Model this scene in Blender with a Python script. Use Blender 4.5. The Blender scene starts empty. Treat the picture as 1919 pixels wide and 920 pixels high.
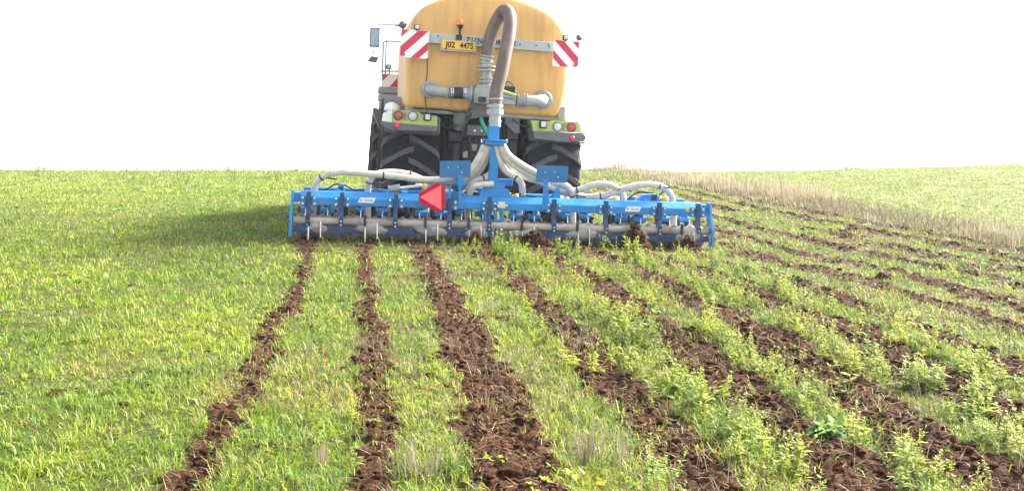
import bpy, math, random
import numpy as np
from mathutils import Vector, Matrix

rng = np.random.default_rng(7)
random.seed(7)
S = bpy.context.scene
COL = S.collection
R = math.radians

# ------------------------------------------------------------------ camera, sky, sun, exposure
EYE = 1.67                      # eye height of the standing photographer
FPX, CX, CY = 1900.0, 960.0, 235.0   # focal length and level-line of the 1919 px wide photo
cam = bpy.data.cameras.new("camera")
cam.sensor_width = 36.0
cam.lens = 36.0 * FPX / 1919.0
cam.shift_y = -(460.0 - CY) / 1919.0
cam.clip_start = 0.1
cam.clip_end = 3000.0
cam_ob = bpy.data.objects.new("camera", cam)
cam_ob.location = (0, 0, EYE)
cam_ob.rotation_euler = (R(90), 0, 0)
COL.objects.link(cam_ob)
S.camera = cam_ob

SUN_EL = R(36)
SUN_DIR = Vector((0.86, 0.51, 0)).normalized() * math.cos(SUN_EL) + Vector((0, 0, math.sin(SUN_EL)))
w = bpy.data.worlds.new("World")
S.world = w
w.use_nodes = True
nt = w.node_tree
nt.nodes.clear()
out = nt.nodes.new("ShaderNodeOutputWorld")
bg = nt.nodes.new("ShaderNodeBackground")
sky = nt.nodes.new("ShaderNodeTexSky")
sky.sky_type = 'NISHITA'
sky.sun_disc = False
sky.sun_elevation = SUN_EL
sky.sun_rotation = math.atan2(SUN_DIR.x, SUN_DIR.y)
geo = nt.nodes.new("ShaderNodeTexCoord")
sepx = nt.nodes.new("ShaderNodeSeparateXYZ"); comb = nt.nodes.new("ShaderNodeCombineXYZ"); mxz = nt.nodes.new("ShaderNodeMath")
mxz.operation = 'MAXIMUM'; mxz.inputs[1].default_value = 0.16      # hazy white right down to (and below) the horizon
nt.links.new(geo.outputs['Generated'], sepx.inputs[0]); nt.links.new(sepx.outputs['X'], comb.inputs['X']); nt.links.new(sepx.outputs['Y'], comb.inputs['Y'])
nt.links.new(sepx.outputs['Z'], mxz.inputs[0]); nt.links.new(mxz.outputs[0], comb.inputs['Z']); nt.links.new(comb.outputs[0], sky.inputs['Vector'])
sky.air_density = 1.0
sky.dust_density = 4.0
sky.ozone_density = 1.0
hs = nt.nodes.new("ShaderNodeHueSaturation")
hs.inputs['Saturation'].default_value = 0.3
nt.links.new(sky.outputs[0], hs.inputs['Color'])
nt.links.new(hs.outputs[0], bg.inputs['Color'])
bg.inputs['Strength'].default_value = 0.125
nt.links.new(bg.outputs[0], out.inputs['Surface'])

sl = bpy.data.lights.new("sun", 'SUN')
sl.energy = 4.2
sl.angle = R(11)
sl.color = (1.0, 0.95, 0.86)
so = bpy.data.objects.new("sun", sl)
so.rotation_euler = (-SUN_DIR).to_track_quat('-Z', 'Y').to_euler()
so.location = (20, 10, 30)
COL.objects.link(so)

HAZE = 0.0006
S.view_settings.view_transform = 'Standard'
S.view_settings.look = 'None'
S.view_settings.exposure = 2.1
S.view_settings.gamma = 1.0
S.view_settings.use_curve_mapping = False
S.render.engine = 'CYCLES'
S.cycles.max_bounces = 8
S.cycles.transparent_max_bounces = 4
S.cycles.volume_bounces = 1
S.cycles.use_denoising = True

# ------------------------------------------------------------------ helpers
def tag(o, label=None, cat=None, group=None, kind=None):
    if label: o['label'] = label
    if cat: o['category'] = cat
    if group: o['group'] = group
    if kind: o['kind'] = kind
    return o

def empty(name, M):
    o = bpy.data.objects.new(name, None)
    o.empty_display_size = 0.3
    COL.objects.link(o)
    o.matrix_world = M
    return o

class MB:
    """collects primitives and links them as one mesh object"""
    def __init__(s):
        s.v, s.f, s.sm, s.mi, s.pc, s.cur = [], [], [], [], [], 0
    def add(s, vs, fs, smooth=False, mi=0):
        b = len(s.v)
        s.v.extend([tuple(p) for p in vs])
        for f in fs:
            s.f.append([i + b for i in f]); s.sm.append(smooth); s.mi.append(mi); s.pc.append(s.cur)
        return s
    def box(s, c, d, M=None, mi=0):
        s.cur += 1
        x, y, z = d[0] / 2, d[1] / 2, d[2] / 2
        vs = [Vector(p) for p in ((-x,-y,-z),(x,-y,-z),(x,y,-z),(-x,y,-z),(-x,-y,z),(x,-y,z),(x,y,z),(-x,y,z))]
        if M is not None: vs = [M @ p for p in vs]
        c = Vector(c)
        return s.add([p + c for p in vs], [(0,3,2,1),(4,5,6,7),(0,1,5,4),(1,2,6,5),(2,3,7,6),(3,0,4,7)], False, mi)
    def ab(s, p0, p1, mi=0):
        p0, p1 = Vector(p0), Vector(p1)
        return s.box((p0 + p1) / 2, [abs(a) for a in (p1 - p0)], None, mi)
    def tube(s, path, r, n=12, mi=0, cap=True):
        s.cur += 1
        path = [Vector(p) for p in path]
        rs = r if isinstance(r, (list, tuple)) else [r] * len(path)
        tang = []
        for i in range(len(path)):
            a, b = path[max(i - 1, 0)], path[min(i + 1, len(path) - 1)]
            t = (b - a)
            tang.append(t.normalized() if t.length > 1e-9 else Vector((0, 0, 1)))
        up = Vector((0, 0, 1)) if abs(tang[0].z) < 0.9 else Vector((1, 0, 0))
        nrm = (up - tang[0] * up.dot(tang[0])).normalized()
        vs, fs = [], []
        for i, p in enumerate(path):
            nrm = (nrm - tang[i] * nrm.dot(tang[i])).normalized()
            bi = tang[i].cross(nrm)
            for k in range(n):
                a = 2 * math.pi * k / n
                vs.append(p + (nrm * math.cos(a) + bi * math.sin(a)) * rs[i])
        for i in range(len(path) - 1):
            for k in range(n):
                k2 = (k + 1) % n
                fs.append((i*n+k, i*n+k2, (i+1)*n+k2, (i+1)*n+k))
        s.add(vs, fs, True, mi)
        if cap:
            m = len(path) - 1
            s.add(vs[:n], [tuple(range(n - 1, -1, -1))], False, mi)
            s.add(vs[m*n:m*n+n], [tuple(range(n))], False, mi)
        return s
    def cyl(s, a, b, r, n=16, mi=0):
        return s.tube([a, b], r, n, mi)
    def prism(s, pts, ext, mi=0, smooth=False):
        """planar polygon (3D points) extruded along ext"""
        s.cur += 1
        pts = [Vector(p) for p in pts]; ext = Vector(ext); n = len(pts)
        nn = Vector((0, 0, 0))
        for i in range(n): nn += pts[i].cross(pts[(i + 1) % n])
        if nn.dot(ext) > 0: pts = pts[::-1]
        vs = pts + [p + ext for p in pts]
        fs = [tuple(range(n)), tuple(range(2 * n - 1, n - 1, -1))]
        s.add(vs, fs, False, mi)
        s.add(vs, [((i + 1) % n, i, n + i, n + (i + 1) % n) for i in range(n)], smooth, mi)
        return s
    def lathe(s, prof, o, ax, n=32, mi=0, smooth=True):
        """profile [(radius, height)] turned about axis ax through o"""
        s.cur += 1
        o, ax = Vector(o), Vector(ax).normalized()
        u = ax.orthogonal().normalized(); v = ax.cross(u)
        vs, fs = [], []
        for r, h in prof:
            for k in range(n):
                a = 2 * math.pi * k / n
                vs.append(o + ax * h + (u * math.cos(a) + v * math.sin(a)) * r)
        for i in range(len(prof) - 1):
            for k in range(n):
                k2 = (k + 1) % n
                fs.append((i*n+k, i*n+k2, (i+1)*n+k2, (i+1)*n+k))
        return s.add(vs, fs, smooth, mi)
    def each(s, name, mats, parent=None, bevel=0.0, seg=2):
        """one object for every primitive"""
        o = []
        for c in sorted(set(s.pc)):
            m = MB(); ids = {}
            for f, sm, mi, pc in zip(s.f, s.sm, s.mi, s.pc):
                if pc != c: continue
                for i in f:
                    if i not in ids: ids[i] = len(m.v); m.v.append(s.v[i])
                m.f.append([ids[i] for i in f]); m.sm.append(sm); m.mi.append(mi); m.pc.append(0)
            o.append(m.build(name, mats, parent, bevel, seg))
        return o
    def build(s, name, mats, parent=None, bevel=0.0, seg=2):
        me = bpy.data.meshes.new(name)
        me.from_pydata(s.v, [], s.f)
        me.polygons.foreach_set('use_smooth', s.sm)
        me.polygons.foreach_set('material_index', s.mi)
        for m in (mats if isinstance(mats, (list, tuple)) else [mats]): me.materials.append(m)
        me.update()
        o = bpy.data.objects.new(name, me)
        COL.objects.link(o)
        if parent is not None: o.parent = parent
        if bevel:
            b = o.modifiers.new('bevel', 'BEVEL')
            b.width = bevel; b.segments = seg; b.limit_method = 'ANGLE'; b.angle_limit = R(40)
        return o

def spline(pts, step=6):
    """Catmull-Rom resample"""
    P = [Vector(p) for p in pts]
    P = [P[0] * 2 - P[1]] + P + [P[-1] * 2 - P[-2]]
    o = []
    for i in range(1, len(P) - 2):
        for k in range(step):
            t = k / step
            a, b, c, d = P[i-1], P[i], P[i+1], P[i+2]
            o.append(0.5 * ((2*b) + (c-a)*t + (2*a-5*b+4*c-d)*t*t + (3*b-a-3*c+d)*t**3))
    o.append(P[-2])
    return o

def rounded(pts, rad, n=6):
    """round the corners of a 2D polygon"""
    o = []
    m = len(pts)
    for i in range(m):
        p, a, b = Vector(pts[i]), Vector(pts[i-1]), Vector(pts[(i+1) % m])
        r = rad[i] if isinstance(rad, (list, tuple)) else rad
        d1, d2 = (a - p), (b - p)
        r = min(r, d1.length * .49, d2.length * .49)
        s, e = p + d1.normalized() * r, p + d2.normalized() * r
        for k in range(n + 1):
            t = k / n
            o.append((1-t)**2 * s + 2*t*(1-t) * p + t*t * e)
    return o

# ------------------------------------------------------------------ materials
def mat(name, base, rough=0.5, metal=0.0, dirt=None, dirt_amt=0.4, dirt_scale=6.0, var=0.12, spec=0.5, bump=0.0, bscale=40., streak=False):
    m = bpy.data.materials.new(name)
    m.use_nodes = True
    t = m.node_tree; N = t.nodes; Lk = t.links
    p = N['Principled BSDF']
    tc = N.new('ShaderNodeTexCoord')
    mp = N.new('ShaderNodeMapping')
    Lk.new(tc.outputs['Object'], mp.inputs['Vector'])
    if streak: mp.inputs['Scale'].default_value = (1, 1, 0.12)
    n1 = N.new('ShaderNodeTexNoise'); n1.inputs['Scale'].default_value = dirt_scale; n1.inputs['Detail'].default_value = 7; n1.inputs['Roughness'].default_value = 0.65
    Lk.new(mp.outputs[0], n1.inputs['Vector'])
    n2 = N.new('ShaderNodeTexNoise'); n2.inputs['Scale'].default_value = 2.3; n2.inputs['Detail'].default_value = 4
    Lk.new(tc.outputs['Object'], n2.inputs['Vector'])
    mx = N.new('ShaderNodeMix'); mx.data_type = 'RGBA'
    mx.inputs['A'].default_value = [c * (1 - var) for c in base] + [1]
    mx.inputs['B'].default_value = [min(1, c * (1 + var)) for c in base] + [1]
    Lk.new(n2.outputs['Fac'], mx.inputs['Factor'])
    col = mx.outputs['Result']
    rough_src = None
    if dirt:
        rp = N.new('ShaderNodeValToRGB')
        rp.color_ramp.elements[0].position = 0.46 ; rp.color_ramp.elements[0].color = (0,0,0,1)
        rp.color_ramp.elements[1].position = 0.74 ; rp.color_ramp.elements[1].color = (dirt_amt,)*3 + (1,)
        Lk.new(n1.outputs['Fac'], rp.inputs['Fac'])
        m2 = N.new('ShaderNodeMix'); m2.data_type = 'RGBA'
        Lk.new(rp.outputs['Color'], m2.inputs['Factor']); Lk.new(col, m2.inputs['A'])
        m2.inputs['B'].default_value = list(dirt) + [1]
        col = m2.outputs['Result']
        rr = N.new('ShaderNodeMapRange'); rr.inputs['To Min'].default_value = rough; rr.inputs['To Max'].default_value = 0.9
        Lk.new(rp.outputs['Color'], rr.inputs['Value']); Lk.new(rr.outputs[0], p.inputs['Roughness'])
    else:
        p.inputs['Roughness'].default_value = rough
    Lk.new(col, p.inputs['Base Color'])
    p.inputs['Metallic'].default_value = metal
    p.inputs['Specular IOR Level'].default_value = spec
    if bump:
        b = N.new('ShaderNodeBump'); b.inputs['Strength'].default_value = bump; b.inputs['Distance'].default_value = 0.01
        n3 = N.new('ShaderNodeTexNoise'); n3.inputs['Scale'].default_value = bscale; n3.inputs['Detail'].default_value = 5
        Lk.new(tc.outputs['Object'], n3.inputs['Vector']); Lk.new(n3.outputs['Fac'], b.inputs['Height']); Lk.new(b.outputs[0], p.inputs['Normal'])
    return m

DUST = (0.30, 0.22, 0.14)
SOILC = (0.075, 0.038, 0.022)
M_TANK = mat('tank_paint', (0.64, 0.36, 0.105), 0.42, dirt=(0.36, 0.21, 0.095), dirt_amt=0.7, dirt_scale=4.5, var=0.2, streak=True, bump=0.05, bscale=3)
M_BLUE = mat('blue_paint', (0.002, 0.205, 0.56), 0.36, dirt=(0.17, 0.19, 0.20), dirt_amt=0.38, dirt_scale=7)
M_DBLUE = mat('darker_blue', (0.004, 0.045, 0.14), 0.45, dirt=(0.10, 0.08, 0.08), dirt_amt=0.45, dirt_scale=12)  # darker blue than the beam, for arms and scraper panels
M_MBLUE = mat('board_blue_paint', (0.005, 0.135, 0.34), 0.45, dirt=(0.08, 0.16, 0.3), dirt_amt=0.3, dirt_scale=14)
M_GREY = mat('grey_steel', (0.30, 0.31, 0.31), 0.5, metal=0.3, dirt=(0.2, 0.15, 0.1), dirt_amt=0.55, dirt_scale=9)
M_GALV = mat('galvanised_steel', (0.33, 0.35, 0.35), 0.5, metal=0.35, dirt=(0.3, 0.25, 0.18), dirt_amt=0.5, dirt_scale=10)
M_BAR = mat('bar_paint', (0.40, 0.43, 0.44), 0.5, dirt=(0.3, 0.25, 0.18), dirt_amt=0.3, dirt_scale=8)
M_SILVER = mat('bright_steel', (0.72, 0.73, 0.74), 0.25, metal=0.9)
M_DARK = mat('dark_steel', (0.013, 0.014, 0.018), 0.55, dirt=(0.06, 0.042, 0.03), dirt_amt=0.45, dirt_scale=7)
M_BLACK = mat('black_plastic', (0.018, 0.018, 0.022), 0.5, dirt=(0.1, 0.08, 0.06), dirt_amt=0.3)
M_RUBBER = mat('tyre_rubber', (0.008, 0.009, 0.013), 0.85, dirt=(0.05, 0.036, 0.025), dirt_amt=0.25, dirt_scale=5, spec=0.3)
M_LUG = mat('tread_lug', (0.070, 0.070, 0.080), 0.7, dirt=(0.12, 0.09, 0.065), dirt_amt=0.6, dirt_scale=8, spec=0.3)  # dusty lugs, lighter than the carcass so tread relief is painted into the colour
M_HOSE = mat('cream_hose', (0.56, 0.53, 0.48), 0.5, dirt=(0.30, 0.22, 0.14), dirt_amt=0.65, dirt_scale=9)
M_BROWN = mat('brown_hose', (0.10, 0.074, 0.066), 0.6, dirt=(0.3, 0.24, 0.2), dirt_amt=0.5, dirt_scale=9, streak=True)
M_LIME = mat('lime_paint', (0.42, 0.49, 0.12), 0.4, dirt=DUST, dirt_amt=0.35, dirt_scale=10)
M_BUMP = mat('bumper_grey', (0.10, 0.105, 0.115), 0.6, dirt=DUST, dirt_amt=0.5, dirt_scale=8)
M_WHITE = mat('white_paint', (0.78, 0.78, 0.76), 0.4, dirt=(0.45, 0.38, 0.3), dirt_amt=0.25, dirt_scale=9)
M_RED = mat('red_reflective', (0.55, 0.016, 0.07), 0.45, dirt=(0.4, 0.15, 0.12), dirt_amt=0.2)
M_PINK = mat('fluorescent_red', (1.0, 0.17, 0.20), 0.6, var=0.03, spec=0.15)
M_CRIM = mat('crimson_reflective', (0.52, 0.002, 0.035), 0.6, var=0.06, spec=0.1)
M_REFL = mat('red_reflector', (0.85, 0.02, 0.10), 0.2)
M_REDLENS = mat('red_lens', (0.45, 0.07, 0.05), 0.15)
M_CLEAR = mat('clear_lens', (0.55, 0.58, 0.58), 0.1)
M_ORANGE = mat('orange_lens', (0.95, 0.20, 0.03), 0.15)
M_YELLOW = mat('yellow_plate', (0.85, 0.46, 0.03), 0.45, dirt=(0.5, 0.35, 0.15), dirt_amt=0.25)
M_YCAP = mat('yellow_cap', (0.80, 0.42, 0.03), 0.4)
M_INK = mat('black_ink', (0.02, 0.02, 0.025), 0.6)
M_SLATE = mat('slate_lettering', (0.055, 0.08, 0.12), 0.6)
M_TEAL = mat('green_hose', (0.01, 0.30, 0.20), 0.4)
M_CAKED = mat('soil_caked_steel', (0.29, 0.28, 0.28), 0.7, dirt=(0.12, 0.08, 0.06), dirt_amt=0.9, dirt_scale=7, bump=0.6, bscale=25)
M_TUBE = mat('dusty_tube', (0.38, 0.33, 0.30), 0.7, dirt=(0.11, 0.07, 0.05), dirt_amt=0.8, dirt_scale=3.5)
M_STICK = mat('faded_sticker', (0.62, 0.50, 0.42), 0.5)
M_GLASS = mat('cab_glass', (0.02, 0.03, 0.035), 0.08)

def veg_mat(name, transl=0.35, rough=0.55):
    m = bpy.data.materials.new(name); m.use_nodes = True
    t = m.node_tree; N = t.nodes; Lk = t.links
    p = N['Principled BSDF']
    a = N.new('ShaderNodeVertexColor'); a.layer_name = 'col'
    Lk.new(a.outputs['Color'], p.inputs['Base Color'])
    p.inputs['Roughness'].default_value = rough
    p.inputs['Specular IOR Level'].default_value = 0.35
    tr = N.new('ShaderNodeBsdfTranslucent')
    Lk.new(a.outputs['Color'], tr.inputs['Color'])
    mx = N.new('ShaderNodeMixShader'); mx.inputs[0].default_value = transl
    Lk.new(p.outputs[0], mx.inputs[1]); Lk.new(tr.outputs[0], mx.inputs[2])
    Lk.new(mx.outputs[0], N['Material Output'].inputs['Surface'])
    return m
M_VEG = veg_mat('leaf_blades')
M_STRAW = veg_mat('dry_straw', 0.25, 0.7)

def soil_mat():
    m = bpy.data.materials.new('field_soil'); m.use_nodes = True
    t = m.node_tree; N = t.nodes; Lk = t.links
    p = N['Principled BSDF']; p.inputs['Roughness'].default_value = 0.95; p.inputs['Specular IOR Level'].default_value = 0.15
    at = N.new('ShaderNodeVertexColor'); at.layer_name = 'soil'
    sep = N.new('ShaderNodeSeparateColor'); Lk.new(at.outputs['Color'], sep.inputs[0])
    tc = N.new('ShaderNodeTexCoord')
    def noise(sc, det=6):
        n = N.new('ShaderNodeTexNoise'); n.inputs['Scale'].default_value = sc; n.inputs['Detail'].default_value = det; n.inputs['Roughness'].default_value = 0.7
        Lk.new(tc.outputs['Object'], n.inputs['Vector']); return n.outputs['Fac']
    def mix(fac, a, b):
        x = N.new('ShaderNodeMix'); x.data_type = 'RGBA'
        Lk.new(fac, x.inputs['Factor'])
        for s, v in (('A', a), ('B', b)):
            if isinstance(v, tuple): x.inputs[s].default_value = v + (1,)
            else: Lk.new(v, x.inputs[s])
        return x.outputs['Result']
    def ramp(f, a, b):
        r = N.new('ShaderNodeMapRange'); r.inputs['From Min'].default_value = a; r.inputs['From Max'].default_value = b
        Lk.new(f, r.inputs['Value']); return r.outputs[0]
    soil = mix(ramp(noise(9), .35, .65), (0.026, 0.0095, 0.0038), (0.056, 0.0220, 0.0092))
    soil = mix(ramp(noise(55, 4), .5, .75), soil, (0.115, 0.057, 0.033))
    thatch = mix(ramp(noise(5), .35, .65), (0.046, 0.062, 0.011), (0.078, 0.072, 0.022))  # thatch darkened: shade in the gaps between blades is put into its colour
    thatch = mix(ramp(noise(38, 4), .5, .8), thatch, (0.14, 0.10, 0.045))
    far = mix(ramp(noise(0.9, 9), .40, .62), (0.105, 0.130, 0.034), (0.150, 0.155, 0.052))
    far = mix(ramp(noise(2.2, 8), .60, .72), far, (0.16, 0.11, 0.06))
    c = mix(sep.outputs[1], thatch, far)
    c = mix(sep.outputs[0], c, soil)
    Lk.new(c, p.inputs['Base Color'])
    b = N.new('ShaderNodeBump'); b.inputs['Strength'].default_value = 0.9; b.inputs['Distance'].default_value = 0.02
    Lk.new(noise(45, 6), b.inputs['Height']); Lk.new(b.outputs[0], p.inputs['Normal'])
    return m
M_SOIL = soil_mat()

# ------------------------------------------------------------------ the lie of the land
def hsh(a, b, seed):
    s = np.sin(a * 127.1 + b * 311.7 + seed * 74.7) * 43758.5453
    return s - np.floor(s)
def vnoise(x, y, seed=0):
    xi, yi = np.floor(x), np.floor(y)
    fx, fy = x - xi, y - yi
    fx, fy = fx * fx * (3 - 2 * fx), fy * fy * (3 - 2 * fy)
    a, b = hsh(xi, yi, seed), hsh(xi + 1, yi, seed)
    c, d = hsh(xi, yi + 1, seed), hsh(xi + 1, yi + 1, seed)
    return (a * (1 - fx) + b * fx) * (1 - fy) + (c * (1 - fx) + d * fx) * fy
def fbm(x, y, seed=0, o=4):
    s, a, t = 0, 0.5, 0
    for k in range(o):
        s = s + a * vnoise(x * 2**k, y * 2**k, seed + k * 3.7); t += a; a *= 0.5
    return s / t
def sst(a, b, x):
    t = np.clip((x - a) / (b - a), 0, 1)
    return t * t * (3 - 2 * t)

_dY = [-10, 0, 4.77, 6.5, 9.76, 12.4, 14.2, 18, 22.7, 31.7, 50, 80, 600]
_dX = [2.3, 1.62, 1.28, 1.10, .70, .27, 0, -.60, -1.2, -1.9, -2.6, -3.1, -4]
_gy = np.linspace(-10, 90, 1001)
_gd = np.convolve(np.pad(np.interp(_gy, _dY, _dX), 10, mode='edge'), np.ones(21) / 21, 'valid')
def drift(Y):
    return np.interp(Y, _gy, _gd)          # how far the furrows bend to the side
ROWS = [-2.80, -2.05, -1.30, -.50, .30, .98, 1.72, 2.45]
ROWW = [.13, .13, .22, .20, .245, .255, .24, .20]
NEAR = [0, .12, .05, .13, .08, .04, .03, 0]      # the furrows fan out slightly at the near end
OLD = [3.25, 3.95, 4.7, 5.4, 6.1, 6.7]
def soil_mask(x, Y):
    u = x - drift(Y)
    m = np.zeros_like(u)
    for k, (c, wd) in enumerate(zip(ROWS, ROWW)):
        c = c + NEAR[k] * sst(9.5, 4.8, Y)
        wob = (fbm(Y * 1.1, Y * 0 + k * 9.1, 11) - .5) * .16
        wv = wd * (0.78 + 0.46 * vnoise(Y * 1.7, u * 0 + k * 5.3, 23)) * (1 - .25 * sst(6, 11, Y))
        e = wv - np.abs(u - c - wob) + (fbm(x * 9, Y * 9, 31, 3) - .5) * .20
        keep = sst(.16, .30, vnoise(Y * .9, u * 0 + k * 7.7, 41) + .22)
        m = np.maximum(m, sst(-.03, .05, e) * keep * sst(15.2, 14.6, Y))
    for k, c in enumerate(OLD):
        wob = (fbm(Y * .8, Y * 0 + k * 9.1, 51) - .5) * .22
        wv = .185 * (0.55 + 0.7 * vnoise(Y * 1.3, u * 0 + k * 5.3, 61))
        e = wv - np.abs(u - c - wob) + (fbm(x * 6, Y * 6, 71, 3) - .5) * .26
        keep = sst(.22, .40, vnoise(Y * .8, u * 0 + k * 3.3, 77) + .17)
        m = np.maximum(m, sst(-.03, .06, e) * keep * .95)
    patch = sst(.70, .78, fbm(x * 1.6, Y * 1.6, 81)) * sst(2.6, 3.0, u) * sst(7.4, 7.0, u)
    patch2 = sst(.70, .76, fbm(x * 2.4, Y * 2.4, 91)) * sst(-3.3, -2.6, u) * sst(2.9, 2.6, u) * sst(14.2, 13.5, Y)
    patch3 = sst(.83, .87, fbm(x * 2.1 + 40, Y * 2.1, 97)) * sst(-3.0, -3.3, u) * .8
    return np.maximum.reduce([m, patch * .85, patch2 * .7, patch3])
_cp = [-1500, 0, 600, 1000, 1150, 1300, 1600, 1900, 3500]
_cv = [324, 321, 322, 322, 321, 324, 318, 310, 306]
def base_z(x, Y):
    az = CX + FPX * x / np.maximum(Y, 20)
    t = (np.interp(az, _cp, _cv) - CY) / FPX
    a = t * t / (4 * (EYE - 20 * t))
    d = np.clip(Y - 20, 0, None)
    d2 = np.where(d < 90, d * d, 8100 + (d - 90) * 60)
    z = -a * d2
    z = z - 0.042 * x * np.exp(-(x / 4.6) ** 4) * sst(11, 13.5, Y) * sst(26, 20, Y)
    z = z + (fbm(x * .5, Y * .5, 5, 3) - .5) * .10 * sst(13, 8, Y) + (fbm(x * .35, Y * .35, 6, 3) - .5) * .10 * sst(20, 26, Y)
    return z
def ground_z(x, Y, m=None):
    if m is None: m = soil_mask(x, Y)
    near = sst(40, 14, Y)
    lump = (fbm(x * 6.5, Y * 6.5, 101, 3) - .42) * .07 + np.abs(fbm(x * 14, Y * 14, 103, 3) - .5) * .085 + (fbm(x * 38, Y * 38, 109, 2) - .5) * .050
    return base_z(x, Y) + m * lump * near + (1 - m) * (fbm(x * 7, Y * 7, 107, 3) - .5) * .035 * near
def gz(x, y):
    return float(ground_z(np.array([float(x)]), np.array([float(y)]))[0])

def big_mesh(name, V, loops, starts, totals, mats, cols=None, colname='col', smooth=False):
    me = bpy.data.meshes.new(name)
    me.vertices.add(len(V)); me.vertices.foreach_set('co', np.ascontiguousarray(V, dtype=np.float32).ravel())
    me.loops.add(len(loops)); me.loops.foreach_set('vertex_index', np.ascontiguousarray(loops, dtype=np.int32))
    me.polygons.add(len(starts)); me.polygons.foreach_set('loop_start', np.ascontiguousarray(starts, dtype=np.int32))
    me.polygons.foreach_set('loop_total', np.ascontiguousarray(totals, dtype=np.int32))
    if smooth: me.polygons.foreach_set('use_smooth', np.ones(len(starts), dtype=bool))
    me.update(calc_edges=True)
    if cols is not None:
        a = me.color_attributes.new(colname, 'FLOAT_COLOR', 'POINT')
        c4 = np.ones((len(V), 4), dtype=np.float32); c4[:, :3] = cols
        a.data.foreach_set('color', c4.ravel())
    me.materials.append(mats)
    o = bpy.data.objects.new(name, me); COL.objects.link(o)
    return o

def build_ground():
    ys = [-2.0]
    while ys[-1] < 210:
        y = ys[-1]
        st = .06 if y < 3.6 else (.0026 * y if y < 15.5 else (.009 * y if y < 70 else .05 * y))
        ys.append(y + max(st, .010))
    ys = np.array(ys)
    s0 = np.arange(-.50, .5001, .00155)
    tail = .5 + np.array([.01, .025, .05, .09, .15, .25, .45, .8, 1.4])
    ss = np.concatenate([-tail[::-1], s0, tail])
    YY, SS = np.meshgrid(ys, ss, indexing='ij')
    XX = SS * (YY + 3.0)
    m = soil_mask(XX, YY)
    Z = ground_z(XX, YY, m)
    u = XX - drift(YY)
    far = np.maximum(sst(15, 32, YY), sst(8.0, 9.5, u))
    cols = np.stack([m, far, np.zeros_like(m)], -1).reshape(-1, 3)
    V = np.stack([XX, YY, Z], -1).reshape(-1, 3)
    ny, nx = XX.shape
    i = (np.arange(ny - 1)[:, None] * nx + np.arange(nx - 1)[None, :]).ravel()
    q = np.stack([i, i + 1, i + 1 + nx, i + nx], -1)
    o = big_mesh('field_ground', V, q.ravel(), np.arange(len(q)) * 4, np.full(len(q), 4), M_SOIL, cols, 'soil', True)
    tag(o, kind='structure')
build_ground()

# ------------------------------------------------------------------ thin bright haze over the field
def build_haze():
    mb = MB(); mb.ab((-420, -8, -14), (420, 225, 4.6))
    m = bpy.data.materials.new('haze'); m.use_nodes = True
    N = m.node_tree.nodes; N.remove(N['Principled BSDF'])
    v = N.new('ShaderNodeVolumePrincipled')
    v.inputs['Color'].default_value = (.93, .95, 1, 1); v.inputs['Density'].default_value = HAZE; v.inputs['Anisotropy'].default_value = 0.3
    m.node_tree.links.new(v.outputs[0], N['Material Output'].inputs['Volume'])
    o = mb.build('haze', m); tag(o, 'thin pale haze over the whole field', 'haze', kind='stuff')
    o.visible_shadow = True
build_haze()

# ------------------------------------------------------------------ vegetation
class Veg:
    """gathers blades and leaf quads as arrays, then links one mesh"""
    def __init__(s): s.V, s.C, s.Q, s.T, s.n = [], [], [], [], 0
    def blades(s, P, h, wd, az, ln, lean, col, k1=.5, k2=1.35):
        n = len(P)
        ac = np.stack([np.cos(az), np.sin(az), np.zeros(n)], -1) * (wd / 2)[:, None]
        ld = np.stack([np.cos(ln), np.sin(ln), np.zeros(n)], -1)
        up = np.array([0, 0, 1.0])
        mid = P + up * (h * .62 * np.cos(lean * k1))[:, None] + ld * (h * .62 * np.sin(lean * k1))[:, None]
        tip = mid + up * (h * .45 * np.cos(lean * k2))[:, None] + ld * (h * .45 * np.sin(lean * k2))[:, None]
        V = np.stack([P - ac, P + ac, mid + ac * .8, mid - ac * .8, tip], 1)
        b = s.n + np.arange(n) * 5
        s.Q.append(np.stack([b, b + 1, b + 2, b + 3], -1)); s.T.append(np.stack([b + 3, b + 2, b + 4], -1))
        s.V.append(V.reshape(-1, 3)); s.C.append(np.repeat(col, 5, 0)); s.n += n * 5
    def plants(s, tmpl, P, sc, sz, rot, col, tilt=0.25):
        tv, tq, tcol, tw = tmpl             # verts, quads, own colour, weight of own colour
        n, k = len(P), len(tv)
        c, sn = np.cos(rot), np.sin(rot)
        x = tv[None, :, 0] * c[:, None] - tv[None, :, 1] * sn[:, None]
        y = tv[None, :, 0] * sn[:, None] + tv[None, :, 1] * c[:, None]
        z = np.repeat(tv[None, :, 2], n, 0) * sz[:, None]
        tx, ty = rng.normal(0, tilt, n), rng.normal(0, tilt, n)
        V = np.stack([x * sc[:, None] + z * tx[:, None], y * sc[:, None] + z * ty[:, None], z], -1) + P[:, None, :]
        C = col[:, None, :] * (1 - tw[None, :, None]) + tcol[None] * tw[None, :, None]
        s.V.append(V.reshape(-1, 3)); s.C.append(C.reshape(-1, 3))
        s.Q.append((tq[None] + (s.n + np.arange(n) * k)[:, None, None]).reshape(-1, 4)); s.n += n * k
    def build(s, name, m):
        V, C = np.concatenate(s.V), np.concatenate(s.C)
        Q = np.concatenate(s.Q) if s.Q else np.zeros((0, 4), int)
        T = np.concatenate(s.T) if s.T else np.zeros((0, 3), int)
        loops = np.concatenate([Q.ravel(), T.ravel()])
        starts = np.concatenate([np.arange(len(Q)) * 4, len(Q) * 4 + np.arange(len(T)) * 3])
        tot = np.concatenate([np.full(len(Q), 4), np.full(len(T), 3)])
        return big_mesh(name, V, loops, starts, tot, m, C)

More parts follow.
